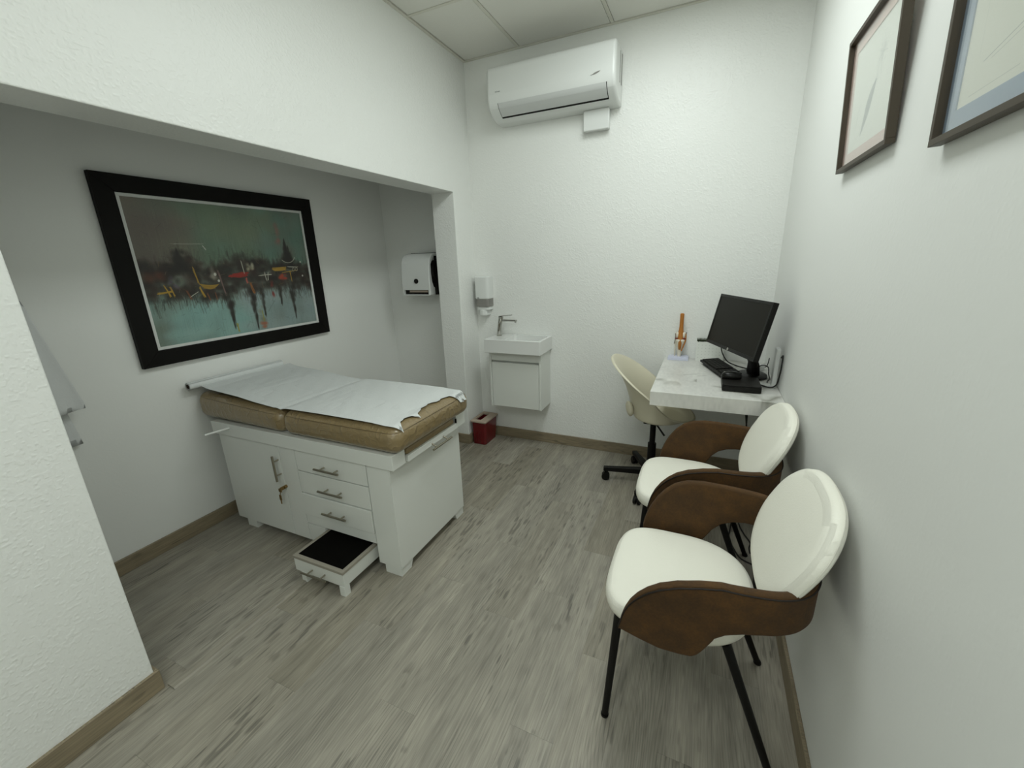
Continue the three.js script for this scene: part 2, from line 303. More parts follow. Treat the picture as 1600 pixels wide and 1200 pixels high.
  part(o, 'head_pad', padGeo(-2.532, -1.857, 0.651, 0.773, 1.272, 1.892, 0.05, (x, y) => sm(-1.95, -2.6, x) * 0.024 * sm(0.66, 0.77, y) + sm(-1.95, -2.6, x) * 0.008), mat.vinyl, 'tan vinyl pad under clear plastic');
  part(o, 'seat_pad', padGeo(-1.853, -1.135, 0.651, 0.776, 1.268, 1.895, 0.052, () => 0), mat.vinyl, 'tan vinyl pad under clear plastic');
  const seam = (x0, x1, d0, d1, y, f) => { const i = 0.0105, r = 0.04, pts = []; for (const [cx, cd, a0] of [[x1 - i - r, d0 + i + r, -90], [x1 - i - r, d1 - i - r, 0], [x0 + i + r, d1 - i - r, 90], [x0 + i + r, d0 + i + r, 180]]) for (let k = 0; k <= 5; k++) { const a = (a0 + k * 18) * Math.PI / 180, x = cx + r * Math.cos(a); pts.push(V(x, y + f(x), cd + r * Math.sin(a))); } return tube(pts, 0.0017, 220, 6, true); };
  part(o, 'pad_seam', seam(-2.532, -1.857, 1.272, 1.892, 0.752, x => sm(-1.95, -2.6, x) * 0.0305), mat.seam); part(o, 'pad_seam', seam(-1.853, -1.135, 1.268, 1.895, 0.7545, () => 0), mat.seam);
  // pull-out leg rest in the end
  const tr = part(o, 'leg_rest', [bx(-1.60, -1.19, 0.584, 0.606, 1.372, 1.79, 0.001), bx(-1.19, -1.168, 0.581, 0.611, 1.372, 1.793, 0.0015)], mat.lacquer);
  part(tr, 'pad', bx(-1.60, -1.178, 0.606, 0.645, 1.378, 1.787, 0.016, 5), mat.vinylFlat, 'thin tan pad of the leg rest');
  barHandle(tr, V(-1.138, 0.577, 1.525), V(-1.138, 0.577, 1.69), new THREE.Vector3(-0.032, 0.015, 0), 0.0055, 0.2);
  part(o, 'rail_stop', bx(-1.18, -1.172, 0.60, 0.634, 1.793, 1.80, 0.001), mat.blackPlastic);
  part(o, 'peg', cyl(V(-2.285, 0.628, 1.275), V(-2.335, 0.618, 1.175), 0.006, 0.006, 12), mat.white, 'thin white peg sticking out of the apron');
  // pulled-out step
  const st = part(o, 'step', [bx(-1.685, -1.371, 0.05, 0.118, 1.085, 1.59, 0.002)], mat.lacquer, 'low white pull-out step with black mat');
  part(st, 'edging', [bx(-1.688, -1.368, 0.118, 0.133, 1.082, 1.102, 0.002), bx(-1.688, -1.67, 0.118, 0.133, 1.102, 1.59, 0.002), bx(-1.386, -1.368, 0.118, 0.133, 1.102, 1.59, 0.002)], mat.stepEdge, 'beige metal edging');
  part(st, 'tread_mat', bx(-1.67, -1.386, 0.116, 0.1325, 1.102, 1.59, 0.0005), mat.rubber, 'black rubber tread');
  for (const x of [-1.632, -1.387]) part(st, 'leg', bx(x - 0.016, x + 0.016, 0, 0.051, 1.082, 1.114, 0.001), mat.lacquer);
  barHandle(st, V(-1.606, 0.083, 1.052), V(-1.45, 0.083, 1.052), V(0, 0, 0.034), 0.005, 0.24);
}
{ // paper roll with the sheet pulled over the pads
  const o = thing('exam_paper', 'white paper pulled from its roll over the exam table', 'paper', [-1.8, 0.77, 1.56]);
  const a = V(-2.497, 0.852, 1.235), b = V(-2.497, 0.852, 1.80), N = 28, R0 = 0.0215, Ri = 0.013;
  const ring = (c, r) => Array.from({ length: N }, (_, i) => new THREE.Vector3(c.x + r * Math.cos(i / N * 2 * Math.PI), c.y + r * Math.sin(i / N * 2 * Math.PI), c.z));
  part(o, 'roll', loft([ring(a, Ri), ring(a, R0), ring(b, R0), ring(b, Ri)], { cap0: false, cap1: false }), mat.paper);
  part(o, 'core', loft([ring(a, Ri), ring(b, Ri)], { cap0: false, cap1: false }), mat.core, 'dark cardboard tube');
  const prof = [[-2.485, 0.8385], [-2.42, 0.827], [-2.3, 0.819], [-2.18, 0.811], [-2.05, 0.796], [-1.95, 0.788], [-1.885, 0.783], [-1.862, 0.778], [-1.845, 0.784], [-1.82, 0.787], [-1.6, 0.789], [-1.4, 0.788], [-1.28, 0.786], [-1.2, 0.7805]];
  const endX = [[1.292, -1.172], [1.306, -1.15], [1.322, -1.134], [1.330, -1.150], [1.352, -1.174], [1.376, -1.178], [1.392, -1.186], [1.424, -1.178], [1.440, -1.160], [1.456, -1.152], [1.462, -1.140], [1.468, -1.168], [1.494, -1.176], [1.520, -1.186], [1.535, -1.198], [1.575, -1.196], [1.605, -1.206], [1.628, -1.192], [1.640, -1.178], [1.668, -1.176], [1.684, -1.186], [1.715, -1.180], [1.745, -1.170], [1.768, -1.142], [1.790, -1.128], [1.806, -1.118], [1.814, -1.136], [1.826, -1.130], [1.836, -1.122], [1.842, -1.138], [1.85, -1.16]];
  const nx = 110, nd = 150;
  const top = (x, d) => {
    let y;
    if (x <= -1.2) y = lerpT(prof, x);
    else { const t = (x + 1.187) / 0.056; y = 0.7295 + 0.054 * Math.sqrt(Math.max(0.02, 1 - Math.max(0, t) * Math.max(0, t))); y = Math.min(y, 0.7815); }
    y += (0.0012 * Math.sin(x * 23 + d * 9) * Math.sin(d * 17) + 0.0006 * Math.sin(x * 60 + d * 40)) * sm(0, 0.05, d - 1.292) * sm(0, 0.05, 1.85 - d);
    y += 0.004 * Math.exp(-Math.pow((d - 1.57 - (x + 1.8) * 0.2) / 0.25, 2)) * sm(-1.9, -2.3, x);
    if (d > 1.80 || d < 1.33) { const k = d > 1.8 ? (d - 1.8) / 0.05 : (1.33 - d) / 0.04; if (x < -1.9 && x > -2.45) y -= 0.002 * k; }
    return y;
  };
  const grid = (dy) => { const r = []; for (let i = 0; i <= nx; i++) { const row = []; for (let j = 0; j <= nd; j++) { const d = 1.292 + j / nd * 0.558, e = lerpT(endX, d), x = -2.485 + (e + 2.485) * Math.pow(i / nx, 0.9), sk = 0.0; row.push(V(x, top(x, d) + dy + 0.0015, d)); } r.push(row); } return r; };
  const up = grid(0), dn = grid(-0.0006);
  part(o, 'sheet', loft(up.map((r, i) => r.concat(dn[i].slice().reverse())), { cap0: false, cap1: false }), mat.paper, 'creased paper sheet with a torn end');
}

// ------------------------------------------------------------------ painting in the alcove
function paintingTexture() {
  const w = 1024, h = 776, c = document.createElement('canvas'); c.width = w; c.height = h; const g = c.getContext('2d');
  g.fillStyle = '#667064'; g.fillRect(0, 0, w, h);
  const blob = (x, y, rx, ry, col, al) => { g.save(); g.translate(x * w, y * h); g.scale(rx * w, ry * h); const q = g.createRadialGradient(0, 0, 0, 0, 0, 1); q.addColorStop(0, `rgba(${col},${al})`); q.addColorStop(1, `rgba(${col},0)`); g.fillStyle = q; g.beginPath(); g.arc(0, 0, 1, 0, 7); g.fill(); g.restore(); };
  const many = (n, x0, x1, y0, y1, r0, r1, cols, al, asp = 1) => { for (let i = 0; i < n; i++) blob(rr(x0, x1), rr(y0, y1), rr(r0, r1), rr(r0, r1) * asp, cols[Math.floor(rnd() * cols.length)], al); };
  many(60, -0.05, 0.32, -0.05, 0.45, 0.05, 0.2, ['112,102,92', '98,90,80', '120,112,100'], 0.4);
  many(60, 0.22, 0.78, -0.05, 0.42, 0.05, 0.18, ['112,134,108', '98,122,100', '124,130,104', '108,138,118'], 0.4);
  many(40, 0.7, 1.05, -0.05, 0.5, 0.05, 0.16, ['106,146,130', '92,130,116', '112,122,112'], 0.42);
  many(70, -0.05, 0.6, 0.7, 1.05, 0.05, 0.16, ['134,170,164', '120,158,152', '144,176,168'], 0.42);
  many(60, 0.5, 1.05, 0.65, 1.05, 0.05, 0.15, ['142,158,160', '128,150,150', '150,164,162'], 0.42);
  // vertical brush texture
  for (let i = 0; i < 900; i++) { const x = rr(0, w), y = rr(0, h), l = rr(20, 120); g.strokeStyle = rnd() < 0.5 ? 'rgba(40,45,35,0.06)' : 'rgba(200,210,190,0.05)'; g.lineWidth = rr(1, 5); g.beginPath(); g.moveTo(x, y); g.lineTo(x + rr(-6, 6), y + l); g.stroke(); }
  // dark band of paint across the middle, with ragged brushed edges
  const dab = (x, y, l, wd, ang, col) => { g.save(); g.translate(x * w, y * h); g.rotate(ang); for (let k = 0; k < 5; k++) { g.strokeStyle = col; g.lineWidth = wd * rr(0.25, 0.6); g.lineCap = 'round'; g.beginPath(); g.moveTo(-l * w / 2 * rr(0.6, 1), rr(-wd, wd) * 0.5); g.quadraticCurveTo(0, rr(-wd, wd) * 0.7, l * w / 2 * rr(0.6, 1), rr(-wd, wd) * 0.5); g.stroke(); } g.restore(); };
  const edgeT = x => 0.425 + 0.05 * Math.sin(x * 9) - 0.13 * Math.exp(-Math.pow((x - 0.2) / 0.07, 2)) - 0.1 * Math.exp(-Math.pow((x - 0.85) / 0.06, 2)), edgeB = x => 0.675 + 0.02 * Math.sin(x * 23 + 1) + 0.02 * Math.sin(x * 7);
  for (let i = 0; i < 420; i++) { const x = rr(-0.02, 1.02), y = rr(edgeT(x), edgeB(x)); blob(x, y, rr(0.012, 0.06), rr(0.02, 0.06), ['24,16,11', '38,22,15', '18,13,10', '48,24,17', '34,26,18'][Math.floor(rnd() * 5)], 0.5); }
  for (let i = 0; i < 900; i++) { const x = rr(0, 1), dn = rnd() < 0.6, y = dn ? edgeB(x) + rr(-0.05, 0.02) : edgeT(x) + rr(-0.02, 0.05); g.strokeStyle = `rgba(${rnd() < 0.7 ? '24,18,13' : '58,44,32'},${dn ? rr(0.08, 0.28) : rr(0.04, 0.12)})`; g.lineWidth = dn ? rr(1, 7) : rr(3, 14); g.beginPath(); g.moveTo(x * w, y * h); g.lineTo((x + rr(-0.012, 0.012)) * w, (y + (dn ? 1 : -1) * rr(0.01, 0.09)) * h); g.stroke(); }
  const taper = (x, y0, y1, wd, n) => { for (let k = 0; k < n; k++) { const t = Math.pow(rnd(), 0.8), yy = y0 + (y1 - y0) * t, ww = wd * Math.pow(1 - t, 1.3) + 0.002; blob(x + rr(-ww, ww), yy, ww * 0.9 + 0.003, 0.03, '24,18,12', 0.3); } if (y1 < y0) return; g.strokeStyle = 'rgba(22,17,11,0.55)'; g.lineWidth = 4; g.beginPath(); g.moveTo(x * w, y0 * h); g.quadraticCurveTo((x + 0.01) * w, (y0 + y1) / 2 * h, (x + rr(-0.01, 0.01)) * w, y1 * h); g.stroke(); };
  taper(0.19, 0.5, 0.34, 0.06, 70); taper(0.845, 0.5, 0.24, 0.05, 90); taper(0.865, 0.5, 0.3, 0.03, 40); taper(0.41, 0.64, 0.94, 0.028, 90); taper(0.555, 0.64, 0.98, 0.022, 90); taper(0.62, 0.64, 0.88, 0.016, 50); taper(0.84, 0.64, 0.94, 0.018, 70); taper(0.75, 0.64, 0.8, 0.016, 40);
  many(16, 0.785, 0.815, 0.06, 0.34, 0.01, 0.022, ['150,108,98', '140,98,90'], 0.35, 2.2); many(14, 0.57, 0.61, 0.8, 0.98, 0.012, 0.025, ['128,114,88', '110,100,80'], 0.35, 1.6);
  const Y = 'rgba(178,140,46,0.75)', Rd = 'rgba(150,36,24,0.75)', Wt = 'rgba(204,202,184,0.8)', Br = 'rgba(120,70,40,0.6)';
  dab(0.09, 0.628, 0.08, 12, -0.1, Y); dab(0.1, 0.62, 0.07, 10, 1.25, Y); dab(0.122, 0.625, 0.06, 9, 1.35, Y); dab(0.255, 0.52, 0.1, 9, 1.45, Y); dab(0.27, 0.64, 0.07, 11, 1.3, Y);
  g.fillStyle = 'rgba(176,138,44,0.85)'; g.beginPath(); g.moveTo(0.262 * w, 0.578 * h); g.quadraticCurveTo(0.31 * w, 0.668 * h, 0.37 * w, 0.59 * h); g.quadraticCurveTo(0.32 * w, 0.6 * h, 0.262 * w, 0.578 * h); g.fill(); dab(0.31, 0.61, 0.08, 14, 0.1, 'rgba(150,116,40,0.6)');
  for (let k = 0; k < 6; k++) dab(0.5 + rr(-0.03, 0.03), 0.53 + rr(-0.015, 0.015), rr(0.05, 0.12), 14, rr(-0.15, 0.1), Rd); dab(0.53, 0.47, 0.09, 5, 1.5, Wt); dab(0.54, 0.575, 0.04, 10, 1.5, 'rgba(186,92,80,0.7)');
  many(9, 0.56, 0.595, 0.44, 0.49, 0.012, 0.02, ['196,194,164'], 0.7, 1.3); many(12, 0.325, 0.365, 0.47, 0.56, 0.012, 0.022, ['150,146,132'], 0.5, 1.4); dab(0.565, 0.64, 0.09, 16, 1.3, 'rgba(150,92,36,0.6)'); dab(0.3, 0.68, 0.05, 8, 1.4, Br); dab(0.34, 0.68, 0.05, 8, 1.5, Br); dab(0.2, 0.66, 0.06, 10, 1.3, Br);
  for (let k = 0; k < 4; k++) dab(0.77 + rr(-0.01, 0.01), 0.49 + rr(-0.012, 0.012), 0.1, 13, rr(-0.12, 0.02), Y); many(16, 0.765, 0.815, 0.54, 0.58, 0.012, 0.022, ['164,42,26', '172,60,30'], 0.6); dab(0.853, 0.56, 0.08, 6, 1.5, Y); dab(0.85, 0.515, 0.13, 5, -0.1, Y);
  g.strokeStyle = Wt; g.lineWidth = 4.5; g.beginPath(); g.arc(0.85 * w, 0.36 * h, 0.06 * w, 0.4, 2.4); g.stroke(); dab(0.875, 0.478, 0.1, 5, 0.05, Wt); for (const x of [0.88, 0.905]) { g.lineWidth = 3; g.beginPath(); g.ellipse(x * w, 0.5 * h, 8, 11, 0.3, 0, 7); g.stroke(); }
  dab(0.665, 0.538, 0.1, 5, -0.04, Wt); dab(0.668, 0.55, 0.06, 8, 1.45, 'rgba(180,178,164,0.7)'); dab(0.685, 0.555, 0.06, 5, 1.75, Wt);
  for (const [x, y, r] of [[0.36, 0.515, 8], [0.373, 0.565, 7], [0.945, 0.435, 6], [0.945, 0.56, 6]]) { g.fillStyle = 'rgba(214,214,202,0.9)'; g.beginPath(); g.ellipse(x * w, y * h, r, r * 1.15, 0.2, 0, 7); g.fill(); }
  dab(0.388, 0.58, 0.16, 9, 1.45, 'rgba(120,94,88,0.6)'); dab(0.25, 0.29, 0.2, 3, -0.02, 'rgba(186,192,174,0.5)'); dab(0.335, 0.315, 0.03, 8, 1.1, 'rgba(196,196,186,0.6)'); dab(0.225, 0.655, 0.06, 4, -0.5, Wt); many(8, 0.12, 0.155, 0.52, 0.6, 0.008, 0.016, ['78,64,92', '120,110,130'], 0.5, 1.5); many(10, 0.0, 0.1, 0.47, 0.54, 0.02, 0.04, ['96,48,28'], 0.4); many(10, 0.69, 0.71, 0.6, 0.72, 0.006, 0.012, ['124,36,30'], 0.6, 3);
  for (let i = 0; i < 110; i++) { const x = rr(0.02, 0.98), y = rr(0.42, 0.68); dab(x, y, rr(0.01, 0.05), rr(1, 4), rr(0, 3.1), `rgba(${['170,160,140', '120,80,50', '90,40,30', '60,56,60', '140,120,60'][Math.floor(rnd() * 5)]},0.16)`); }
  for (let i = 0; i < 170; i++) { const x = rr(0.03, 0.97), y = rnd() < 0.5 ? rr(0.03, 0.45) : rr(0.66, 0.97); dab(x, y, rr(0.01, 0.05), rr(0.8, 2), rr(-1, 0.6), `rgba(34,34,26,${rr(0.06, 0.2)})`); }
  dab(0.675, 0.8, 0.12, 2, -0.85, 'rgba(46,46,40,0.4)'); dab(0.9, 0.74, 0.08, 2, 0.8, 'rgba(46,46,40,0.35)'); dab(0.695, 0.14, 0.12, 2, 1.3, 'rgba(46,52,40,0.3)'); dab(0.426, 0.95, 0.06, 12, 1.5, 'rgba(150,140,64,0.6)'); dab(0.6, 0.88, 0.08, 6, 1.55, 'rgba(140,136,56,0.6)'); many(9, 0.58, 0.63, 0.94, 0.98, 0.015, 0.025, ['158,86,62'], 0.5);
  for (let i = 0; i < 26000; i++) { g.fillStyle = `rgba(${rnd() < 0.5 ? '20,20,14' : '210,214,200'},0.05)`; g.fillRect(rr(0, w), rr(0, h), rr(1, 3), rr(1, 3)); }
  const t = new THREE.CanvasTexture(c); t.colorSpace = THREE.SRGBColorSpace; return t;
}
{
  const y0 = 0.987, y1 = 1.889, d0 = 1.0765, d1 = 2.2432, fw = 0.079, x0 = XA + 0.004, x1 = XA + 0.034;
  const o = thing('painting', 'abstract harbour-like painting in a wide black frame on the alcove wall', 'painting', [XA + 0.004, y0, (d0 + d1) / 2]);
  const rail = (pts) => extX(shp(pts), x0, x1, 0.003);
  part(o, 'frame_rail', rail([[d0, y0], [d1, y0], [d1 - fw, y0 + fw], [d0 + fw, y0 + fw]]), mat.frameDark);
  part(o, 'frame_rail', rail([[d0, y1], [d0 + fw, y1 - fw], [d1 - fw, y1 - fw], [d1, y1]]), mat.frameDark);
  part(o, 'frame_rail', rail([[d0, y0], [d0 + fw, y0 + fw], [d0 + fw, y1 - fw], [d0, y1]]), mat.frameDark);
  part(o, 'frame_rail', rail([[d1, y0], [d1, y1], [d1 - fw, y1 - fw], [d1 - fw, y0 + fw]]), mat.frameDark);
  const a0 = d0 + fw, a1 = d1 - fw, b0 = y0 + fw, b1 = y1 - fw, l = 0.015;
  part(o, 'liner', [bx(x0, x1 - 0.006, b0, b0 + l, a0, a1, 0.002), bx(x0, x1 - 0.006, b1 - l, b1, a0, a1, 0.002), bx(x0, x1 - 0.006, b0 + l, b1 - l, a0, a0 + l, 0.002), bx(x0, x1 - 0.006, b0 + l, b1 - l, a1 - l, a1, 0.002)], mat.silver, 'thin silvery white inner liner');
  const g = bx(x0, x1 - 0.012, b0 + l, b1 - l, a0 + l, a1 - l, 0), p = g.attributes.position, uv = g.attributes.uv;
  for (let i = 0; i < p.count; i++) uv.setXY(i, (-p.getZ(i) - a0 - l) / (a1 - a0 - 2 * l), (p.getY(i) - b0 - l) / (b1 - b0 - 2 * l));
  g.userData.keepUV = true; part(o, 'canvas', g, M(0xffffff, 0.35, { map: paintingTexture() }));
}
// ------------------------------------------------------------------ pictures on the right wall
function drawing(kind) {
  const w = 640, h = 520, c = document.createElement('canvas'); c.width = w; c.height = h; const g = c.getContext('2d');
  g.fillStyle = kind === 1 ? '#d9ddd2' : '#d4d6c8'; g.fillRect(0, 0, w, h);
  for (let i = 0; i < 5000; i++) { g.fillStyle = `rgba(${rnd() < 0.5 ? '120,124,116' : '240,240,232'},0.07)`; g.fillRect(rr(0, w), rr(0, h), 2, 2); }
  g.lineCap = 'round';
  const line = (x0, y0, x1, y1, lw, a) => { g.strokeStyle = `rgba(110,118,112,${a})`; g.lineWidth = lw; g.beginPath(); g.moveTo(x0, y0); g.lineTo(x1, y1); g.stroke(); };
  if (kind === 1) { // faint slanting feather-like figure
    g.fillStyle = 'rgba(124,134,130,0.75)'; g.beginPath(); g.moveTo(205, 470); g.lineTo(255, 330); g.quadraticCurveTo(300, 260, 380, 240); g.quadraticCurveTo(350, 330, 290, 400); g.closePath(); g.fill();
    for (let i = 0; i < 60; i++) { const t = rnd(); line(205 + t * 170, 465 - t * 225, 205 + t * 170 + rr(-30, 60), 465 - t * 225 - rr(0, 60), rr(1, 3), 0.18); }
    for (let i = 0; i < 40; i++) line(400 + rr(-60, 60), 200 + rr(-90, 60), 420 + rr(-40, 80), 140 + rr(-90, 60), rr(1, 3), 0.22);
    line(110, 400, 150, 300, 8, 0.15); line(60, 480, 330, 430, 1.5, 0.3);
  } else { line(110, 420, 560, 330, 2.4, 0.5); line(150, 425, 580, 350, 2, 0.35); line(60, 498, 300, 492, 2, 0.3); for (let i = 0; i < 60; i++) line(rr(300, 600), rr(60, 280), rr(300, 600), rr(60, 280), 1, 0.05); line(70, 20, 80, 400, 1.2, 0.2); }
  const t = new THREE.CanvasTexture(c); t.colorSpace = THREE.SRGBColorSpace; return t;
}
function wallFrame(label, y0, h, dNear, dFar, tilt, matMat, kind, mw) {
  // built flat against x = 0 facing -x, then tipped forward about its lower back edge
  const o = new THREE.Group(); o.name = numbered('picture_frame'); o.position.set(XR - 0.003, y0, -(dNear + dFar) / 2); o.rotation.z = tilt; scene.add(o);
  o.userData = { label, category: 'picture', group: 'framed drawings on the right wall' }; offs.set(o, new THREE.Vector3());
  const w = (dFar - dNear) / 2, f = 0.012, t = 0.02, lp = 0.006;
  part(o, 'frame_rail', bx(-t, 0, 0, f, -w, w, 0.001), mat.frameBronze); part(o, 'frame_rail', bx(-t, 0, h - f, h, -w, w, 0.001), mat.frameBronze);
  part(o, 'frame_rail', bx(-t, 0, f, h - f, -w, -w + f, 0.001), mat.frameBronze); part(o, 'frame_rail', bx(-t, 0, f, h - f, w - f, w, 0.001), mat.frameBronze);
  part(o, 'mat_board', [bx(-lp, 0, f, f + mw, -w + f, w - f, 0), bx(-lp, 0, h - f - mw, h - f, -w + f, w - f, 0), bx(-lp, 0, f + mw, h - f - mw, -w + f, -w + f + mw, 0), bx(-lp, 0, f + mw, h - f - mw, w - f - mw, w - f, 0)], matMat);
  const g = bx(-lp + 0.002, -0.0005, f + mw, h - f - mw, -w + f + mw, w - f - mw, 0), p = g.attributes.position, uv = g.attributes.uv, ww = w - f - mw, y = f + mw, hh = h - 2 * f - 2 * mw;
  for (let i = 0; i < p.count; i++) uv.setXY(i, 0.5 + p.getZ(i) / (2 * ww), (p.getY(i) - y) / hh);
  g.userData.keepUV = true; part(o, 'drawing', g, M(0xffffff, 0.8, { map: drawing(kind) }));
  part(o, 'glass', bx(-0.011, -0.0095, f, h - f, -w + f, w - f, 0), mat.glass);
}
wallFrame('bronze framed faint drawing with a pinkish mat, farther of the two', 1.69, 0.372, 1.398, 1.848, 0.054, mat.mat1, 1, 0.035);
wallFrame('bronze framed faint drawing with a blue-grey mat, nearer of the two', 1.63, 0.372, 0.689, 1.139, 0.036, mat.mat2, 2, 0.035);

// ------------------------------------------------------------------ air conditioner and its cable box
function textMark(txt, wpx, hpx, font, color) {
  const c = document.createElement('canvas'); c.width = wpx; c.height = hpx; const g = c.getContext('2d'); g.fillStyle = '#e2e4e1'; g.fillRect(0, 0, wpx, hpx); g.fillStyle = color; g.font = font; g.textBaseline = 'middle'; g.textAlign = 'center'; g.fillText(txt, wpx / 2, hpx / 2); const t = new THREE.CanvasTexture(c); t.colorSpace = THREE.SRGBColorSpace; return t;
}
{
  const o = thing('air_conditioner', 'white wall-mounted split air conditioner under the ceiling', 'air conditioner', [-0.985, 2.335, D]);
  const prof = new THREE.Shape(); prof.moveTo(D - 0.001, 2.63); prof.lineTo(2.825, 2.63); prof.quadraticCurveTo(2.79, 2.63, 2.788, 2.6); prof.lineTo(2.784, 2.47); prof.quadraticCurveTo(2.785, 2.42, 2.806, 2.395); prof.quadraticCurveTo(2.86, 2.345, 2.91, 2.337); prof.lineTo(D - 0.001, 2.335); prof.closePath();
  part(o, 'housing', extX(prof, -1.40, -0.575, 0.018, 5), mat.whitePlastic);
  // the outlet follows the curved lower front of the housing
  const q2 = (a, c, b, t) => [(1 - t) * (1 - t) * a[0] + 2 * t * (1 - t) * c[0] + t * t * b[0], (1 - t) * (1 - t) * a[1] + 2 * t * (1 - t) * c[1] + t * t * b[1]];
  const cur = []; for (let k = 0; k <= 12; k++) cur.push(q2([2.784, 2.47], [2.785, 2.42], [2.806, 2.395], k / 12)); for (let k = 1; k <= 16; k++) cur.push(q2([2.806, 2.395], [2.86, 2.345], [2.91, 2.337], k / 16));
  const strip = (i0, i1, o0, o1, x0, x1) => { const nrm = i => { const a = cur[Math.max(0, i - 1)], b = cur[Math.min(cur.length - 1, i + 1)], l = Math.hypot(b[0] - a[0], b[1] - a[1]); return [(b[1] - a[1]) / l, -(b[0] - a[0]) / l]; }; const A = [], B = []; for (let i = i0; i <= i1; i++) { const n = nrm(i); A.push([cur[i][0] + n[0] * o1, cur[i][1] + n[1] * o1]); B.push([cur[i][0] + n[0] * o0, cur[i][1] + n[1] * o0]); } return extX(shp(A.concat(B.reverse())), x0, x1, 0); };
  part(o, 'air_outlet', strip(7, 21, -0.004, 0.0012, -1.328, -0.626), mat.dark, 'dark slot of the air outlet');
  part(o, 'louver', strip(7, 19, -0.003, 0.0035, -1.324, -0.630), mat.louver, 'light grey swing louver');
  for (const d of [2.90, 2.945]) part(o, 'side_vent', bx(-0.5755, -0.5735, 2.44, 2.60, d, d + (d < 2.92 ? 0.008 : 0.02), 0.0005), mat.greyPlastic);
  const mk = bx(-1.352, -1.292, 2.478, 2.488, 2.7832, 2.7842, 0), p = mk.attributes.position, uv = mk.attributes.uv; for (let i = 0; i < p.count; i++) uv.setXY(i, (p.getX(i) + 1.352) / 0.06, (p.getY(i) - 2.478) / 0.01); mk.userData.keepUV = true;
  part(o, 'lettering', mk, M(0xffffff, 0.35, { map: textMark('mirage', 192, 32, 'bold 34px sans-serif', '#4c504e') }), 'tiny grey maker mark');
  const leaf = new THREE.Shape(); leaf.moveTo(-0.722, 2.4635); leaf.quadraticCurveTo(-0.685, 2.462, -0.663, 2.478); leaf.quadraticCurveTo(-0.695, 2.477, -0.708, 2.467); leaf.closePath();
  part(o, 'emblem', extZ(leaf, 2.7825, 2.7845, 0), mat.greyPlastic, 'small grey leaf-shaped emblem');
}
{
  const o = thing('cable_box', 'small white plastic cable box on wall under the air conditioner', 'cable box', [-0.72, 2.222, D]);
  part(o, 'body', bx(-0.800, -0.642, 2.222, 2.334, 2.955, D - 0.001, 0.01, 4), mat.whitePlastic);
  part(o, 'cover', bx(-0.803, -0.639, 2.219, 2.337, 2.942, 2.958, 0.007, 4), mat.whitePlastic);
}
// ------------------------------------------------------------------ towel dispenser
{
  const o = thing('paper_towel_dispenser', 'white and black paper towel dispenser on the alcove end wall', 'towel dispenser', [-2.085, 1.2, D]);
  const s = new THREE.Shape(); s.moveTo(2.862, 1.205); s.lineTo(2.93, 1.36); s.lineTo(2.93, 1.525); s.lineTo(2.885, 1.525); s.quadraticCurveTo(2.815, 1.52, 2.795, 1.45); s.quadraticCurveTo(2.778, 1.36, 2.782, 1.25); s.lineTo(2.784, 1.205); s.closePath();
  const c0 = extX(s, -2.235, -1.966, 0.008, 3);
  const ev = new Evaluator(); ev.useGroups = false;
  const cut = new Brush(bx(-2.218, -1.984, 1.212, 1.247, 2.70, 2.83, 0)), b0 = new Brush(c0); b0.updateMatrixWorld(); cut.updateMatrixWorld();
  const side = new Brush(extX(shp([[2.94, 1.24], [2.94, 1.50], [2.87, 1.505], [2.835, 1.47], [2.815, 1.44], [2.812, 1.38], [2.818, 1.31], [2.835, 1.27], [2.86, 1.255]]), -1.988, -1.9, 0)); side.updateMatrixWorld();
  let res = ev.evaluate(b0, cut, SUBTRACTION); res = ev.evaluate(res, side, SUBTRACTION); const cg = res.geometry; cg.clearGroups();
  part(o, 'cover', cg, mat.whitePlastic);
  part(o, 'back_housing', [bx(-2.232, -1.935, 1.20, 1.53, 2.925, D - 0.001, 0.006, 3), bx(-2.225, -1.95, 1.206, 1.36, 2.85, 2.93, 0.004, 2), bx(-2.225, -1.95, 1.36, 1.52, 2.90, 2.93, 0.004, 2)], mat.blackPlastic, 'black rear housing');
  part(o, 'side_drum', cyl(V(-1.995, 1.385, 2.90), V(-1.945, 1.385, 2.90), 0.088, 0.084, 32), mat.blackPlastic, 'black round drum in the side opening');
  part(o, 'slot', bx(-2.217, -1.985, 1.213, 1.246, 2.80, 2.828, 0), mat.dark); part(o, 'towel_edge', bx(-2.175, -2.0, 1.228, 1.243, 2.796, 2.80, 0), mat.lid, 'edge of brown paper towel');
  part(o, 'lock_button', cyl(V(-2.09, 1.315, 2.795), V(-2.09, 1.315, 2.776), 0.019, 0.019, 24), mat.dark);
}
